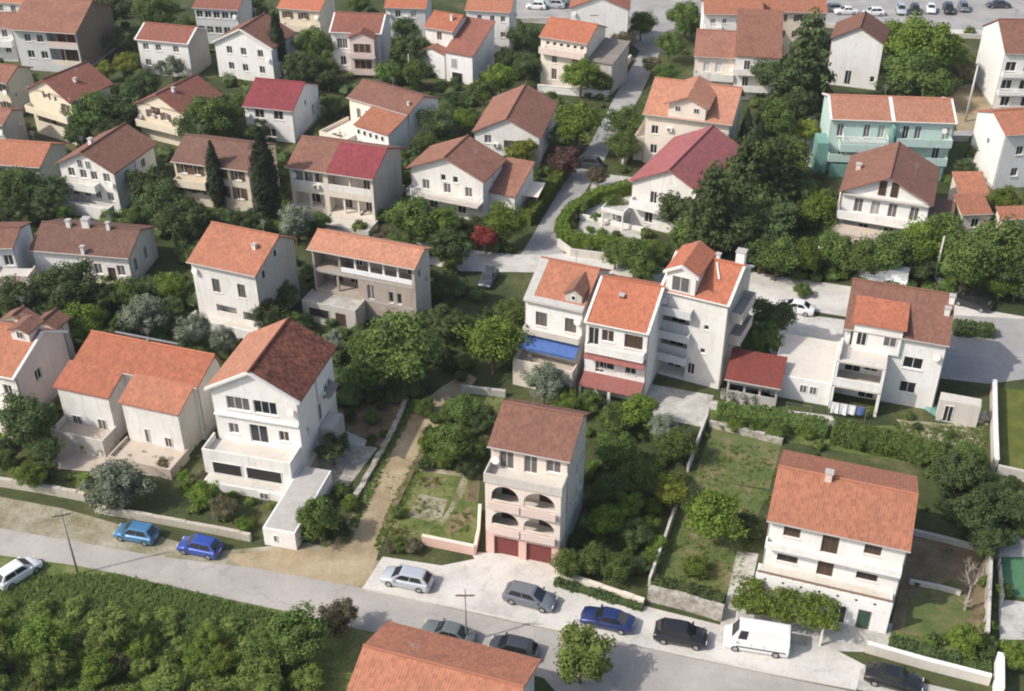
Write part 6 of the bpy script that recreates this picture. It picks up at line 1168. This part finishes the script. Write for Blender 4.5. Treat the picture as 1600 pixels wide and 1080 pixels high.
for i, (px, py, k, c, rot, lab) in enumerate([(838, 8, 'hatch', 'whitecar', -10, 'white car, left of the pair in the upper road bay'), (866, 6, 'suv', 'silver', -10, 'silver car, right of the pair in the upper road bay'), (1322, 16, 'sedan', 'whitecar', 0, 'white saloon left of the light green tree at the top'), (1365, 18, 'hatch', 'whitecar', 0, 'white hatchback just above the light green tree'), (1408, 14, 'suv', 'silver', 80, 'silver car first in the car park row'), (1430, 14, 'hatch', 'black', 80, 'black hatchback second in the car park row'), (1455, 12, 'sedan', 'whitecar', 75, 'white saloon in the middle of the car park row'), (1482, 13, 'suv', 'black', 80, 'black car near the end of the car park row'), (1506, 10, 'hatch', 'steelgrey', 80, 'grey hatchback at the end of the car park row'), (1560, 6, 'sedan', 'darkgrey', 0, 'dark saloon at the top right corner'), (1300, 12, 'hatch', 'steelgrey', 0, 'grey hatchback by the cream apartment house'), (895, 2, 'sedan', 'greygreen', -10, 'grey green car by the large white gable')]):
    car(px, py, k, c, lab, rot=rot, group='cars in the upper car parks')

# ------------------------------------------------------------------ small things in the gardens
p0 = at(1172, 918); g = GH2
pg = tag(empty('pergola', (g.org.x, g.org.y, 0), g.rot), 'pergola overgrown with bright green vine in front of the wide orange house', 'pergola')
for x in (-1.2, 2.2, 5.6):
    for y in (-5.2, -2.6): MB().box(x - .08, x + .08, y - .08, y + .08, -.1, 2.2).build('post', 'trim', pg)
for y in (-5.2, -2.6): MB().box(-1.6, 6.2, y - .06, y + .06, 2.203, 2.32).build('beam', 'wood', pg)
rg = random.Random(4); mb = MB()
for _ in range(120): c = Vector((rg.uniform(-1.5, 6.4), rg.uniform(-5.5, -2.4), 2.5 + rg.uniform(-.1, .3))); blob(mb, c, rg.uniform(.4, .7), 60, .13, rg, .6)
mb.build('vine', 'leafbright', pg)
def table(px, py, label, rz=0.0, m='clean'):
    p = at(px, py); t = tag(empty('garden_table', p, rz), label, 'table'); MB().box(-.8, .8, -.45, .45, .70, .75).build('table_top', m, t)
    for x in (-.7, .7):
        for y in (-.36, .36): MB().box(x - .04, x + .04, y - .04, y + .04, 0, .698).build('leg', m, t)
table(142, 697, 'white garden table in front of the double orange house', -.3); table(165, 703, 'white garden table beside the first on the terrace', -.3)
def chair(px, py, label, rz, m='clean', group=None):
    p = at(px, py); t = tag(empty('garden_chair', p, rz), label, 'chair', group); MB().box(-.22, .22, -.22, .22, .42, .46).build('seat', m, t); MB().box(-.22, .22, .2, .24, .463, .9).build('backrest', m, t)
    for x in (-.19, .19):
        for y in (-.19, .19): MB().box(x - .025, x + .025, y - .025, y + .025, 0, .418).build('leg', m, t)
for x, y, r in ((128, 703, .4), (150, 708, 2.8), (176, 697, .1), (938, 344, .3), (944, 352, 2.4)): chair(x, y, 'white plastic garden chair on the terrace of the double orange house' if x < 500 else 'white plastic garden chair in the villa garden', r, group='terrace chairs' if x < 500 else 'villa garden chairs')
def line(px, py, w, rz, n, label, z=1.9):
    p = at(px, py); t = tag(empty('washing_line', p, rz), label, 'washing line')
    for x in (-w / 2, w / 2): MB().tube((x, 0, -.1), (x, 0, z), .035).build('post', 'steel', t)
    MB().tube((-w / 2, 0, z - .05), (w / 2, 0, z - .05), .012, n=5).build('line', 'steel', t); rg = random.Random(6)
    for i in range(n):
        a = -w / 2 + .15 + (w - .3) * i / n; b = a + (w - .3) / n * .88; l = rg.uniform(.9, 1.5); q = MB(); K = 6
        for k in range(K):
            xa, xb = a + (b - a) * k / K, a + (b - a) * (k + 1) / K; f = lambda x: .06 * math.sin(x * 9); q.face([(xa, f(xa), z - .05 - l), (xb, f(xb), z - .05 - l), (xb, 0, z - .05), (xa, 0, z - .05)])
        q.build('sheet', 'bluecloth' if i == n - 1 and n > 3 else 'whitecloth', t)
line(1322, 655, 3.6, -.3, 4, 'white sheets drying below the open loggias'); line(1245, 655, 2.4, -.3, 0, 'empty washing line by the concrete yard')
for i, (x, y) in enumerate(((1130, 622), (1140, 627), (1150, 624), (1160, 630), (1168, 626), (1176, 632))):
    q = MB(); q.tube((0, 0, 0), (0, 0, .55), .26, .36, 12); o = q.build('plant_pot', 'concrete'); o.location = at(x, y); tag(o, 'grey plant pot in the row in front of the dark red shed', 'plant pot', 'pots before the red shed'); rg = random.Random(i); mb = MB(); blob(mb, Vector((0, 0, .8)), .42, 90, .1, rg); mb.build('plant', 'leafolive', o)
cp = tag(empty('canvas_canopy', at(818, 322), R(-17)), 'cream canvas canopy beside the small brown wing and hedge', 'canopy')
for x in (-2.3, 2.3):
    for y in (-1.6, 1.6): MB().tube((x, y, -.1), (x, y, 2.5), .05).build('post', 'steel', cp)
MB().slab([(-2.5, -1.8, 2.55), (2.5, -1.8, 2.55), (2.5, 1.8, 2.95), (-2.5, 1.8, 2.95)], .06).build('canvas', 'creamcloth', cp)
o = MB().box(-.55, .55, -.4, .4, 0, .9).box(-.6, .6, -.45, .45, .903, 1.0).build('water_tank', 'clean'); o.location = at(497, 803); tag(o, 'small white water tank in the bushes by the garage ramp', 'tank')
rg = random.Random(12); mb = MB()
for _ in range(70):
    x, y = rg.gauss(0, 1.1), rg.gauss(0, .8); s_ = rg.uniform(.12, .4); a = rg.uniform(0, 3); c, d = math.cos(a) * s_, math.sin(a) * s_; z = max(0, .7 - math.hypot(x, y * 1.3) * .45)
    mb.prism([(x - c, y - d), (x + d, y - c), (x + c, y + d), (x - d, y + c)], -.05, z * rg.uniform(.5, 1) + .1)
o = mb.build('rubble_heap', 'rubblemat'); o.location = at(1522, 652); tag(o, 'heap of rubble and timber by the lawn wall', 'rubble', kind='stuff')
tp = MB(); 
for i in range(8):
    for j in range(5):
        f = lambda i, j: (i * .45, j * .45, .25 + .22 * math.sin(i * 1.1) * math.cos(j * 1.3)); tp.face([f(i, j), f(i + 1, j), f(i + 1, j + 1), f(i, j + 1)])
o = tp.build('tarpaulin', 'mintdark'); o.location = at(1468, 660); o.rotation_euler = (0, 0, .5); tag(o, 'green tarpaulin beside the rubble heap', 'tarpaulin')
bs = tag(empty('timber_stack', at(480, 775), .5), 'stack of old timber on the rubble yard', 'timber')
for k in range(9): MB().box(-1.3, 1.3, -.5 + (k % 3) * .34, -.2 + (k % 3) * .34, .02 + (k // 3) * .14, .15 + (k // 3) * .14).build('plank', 'wood', bs)

# ------------------------------------------------------------------ marks of use on the road
for q in ([(260, 884), (310, 892), (300, 905), (248, 896)], [(1110, 1050), (1180, 1062), (1165, 1078), (1100, 1066)], ): sheet('road_patch', q, 'patchmat')
kb = MB(); P = [at(x, y) for x, y in ((566, 920), (700, 948), (860, 983), (1000, 1010), (1200, 1052), (1338, 1078))]; o = P[0].copy()
for a, b in zip(P, P[1:]):
    d = (b - a).normalized(); n = Vector((-d.y, d.x, 0)) * .09; a = a - o; b = b - o; kb.prism([((a - n).x, (a - n).y), ((b - n).x, (b - n).y), ((b + n).x, (b + n).y), ((a + n).x, (a + n).y)], -.05, .16)
kb_o = kb.build('kerb', 'lightconc'); kb_o.location = (o.x, o.y, 0); tag(kb_o, kind='structure')
tufts([(640, 628), (652, 632), (612, 705), (575, 790), (545, 850), (530, 850), (560, 785), (600, 700)], 800, 'rough grass on the left edge of the dirt track', h=(.08, .3), seed=14)
tufts([(700, 640), (712, 645), (676, 710), (640, 775), (606, 835), (592, 862), (584, 855), (606, 800), (640, 730)], 800, 'rough grass on the right edge of the dirt track', m='leafscrub', h=(.08, .3), seed=15)
for px, py, rp, k, lab in [(1150, 664, 16, 'g', 'light bush standing on the low hedge below the red shed'), (1215, 672, 18, 'b', 'bush on the hedge below the flat annexe'), (1262, 676, 16, 'g', 'light bush on the hedge left of the washing line'), (1345, 690, 20, 'b', 'bush standing above the hedge behind the roof chimney'), (1390, 700, 18, 'g', 'light bush on the hedge behind the wide roof'), (1435, 712, 20, 'b', 'bush on the hedge near the right roof corner')]: tree(px, py, rp, k, lab)

for i, (x, y) in enumerate(((118, 690), (132, 706), (190, 712), (205, 722), (228, 716), (245, 724), (160, 712))):
    q = MB(); q.tube((0, 0, 0), (0, 0, .45), .2, .28, 12); o = q.build('plant_pot', 'peach' if i % 2 else 'clean'); o.location = at(x, y) + Vector((0, 0, .0)); tag(o, ('terracotta' if i % 2 else 'white') + ' plant pot on the front terrace of the double orange house', 'plant pot', 'terracotta terrace pots' if i % 2 else 'white terrace pots'); rg = random.Random(60 + i); mb = MB(); blob(mb, Vector((0, 0, .65)), .32, 80, .08, rg); mb.build('plant', 'leafbright', o)

# ------------------------------------------------------------------ thin summer haze
m = bpy.data.materials.new('haze_air'); m.use_nodes = True; nt = m.node_tree; nt.nodes.remove(nt.nodes['Principled BSDF'])
pv = nt.nodes.new('ShaderNodeVolumePrincipled'); pv.inputs['Color'].default_value = (0.92, 0.94, 0.96, 1); pv.inputs['Density'].default_value = 0.00016; pv.inputs['Anisotropy'].default_value = 0.2
nt.links.new(pv.outputs[0], nt.nodes['Material Output'].inputs['Volume'])
MATS['haze_air'] = m
hz = MB().box(-905, 905, -155, 1405, -1.5, 82).build('haze', 'haze_air'); tag(hz, kind='stuff')
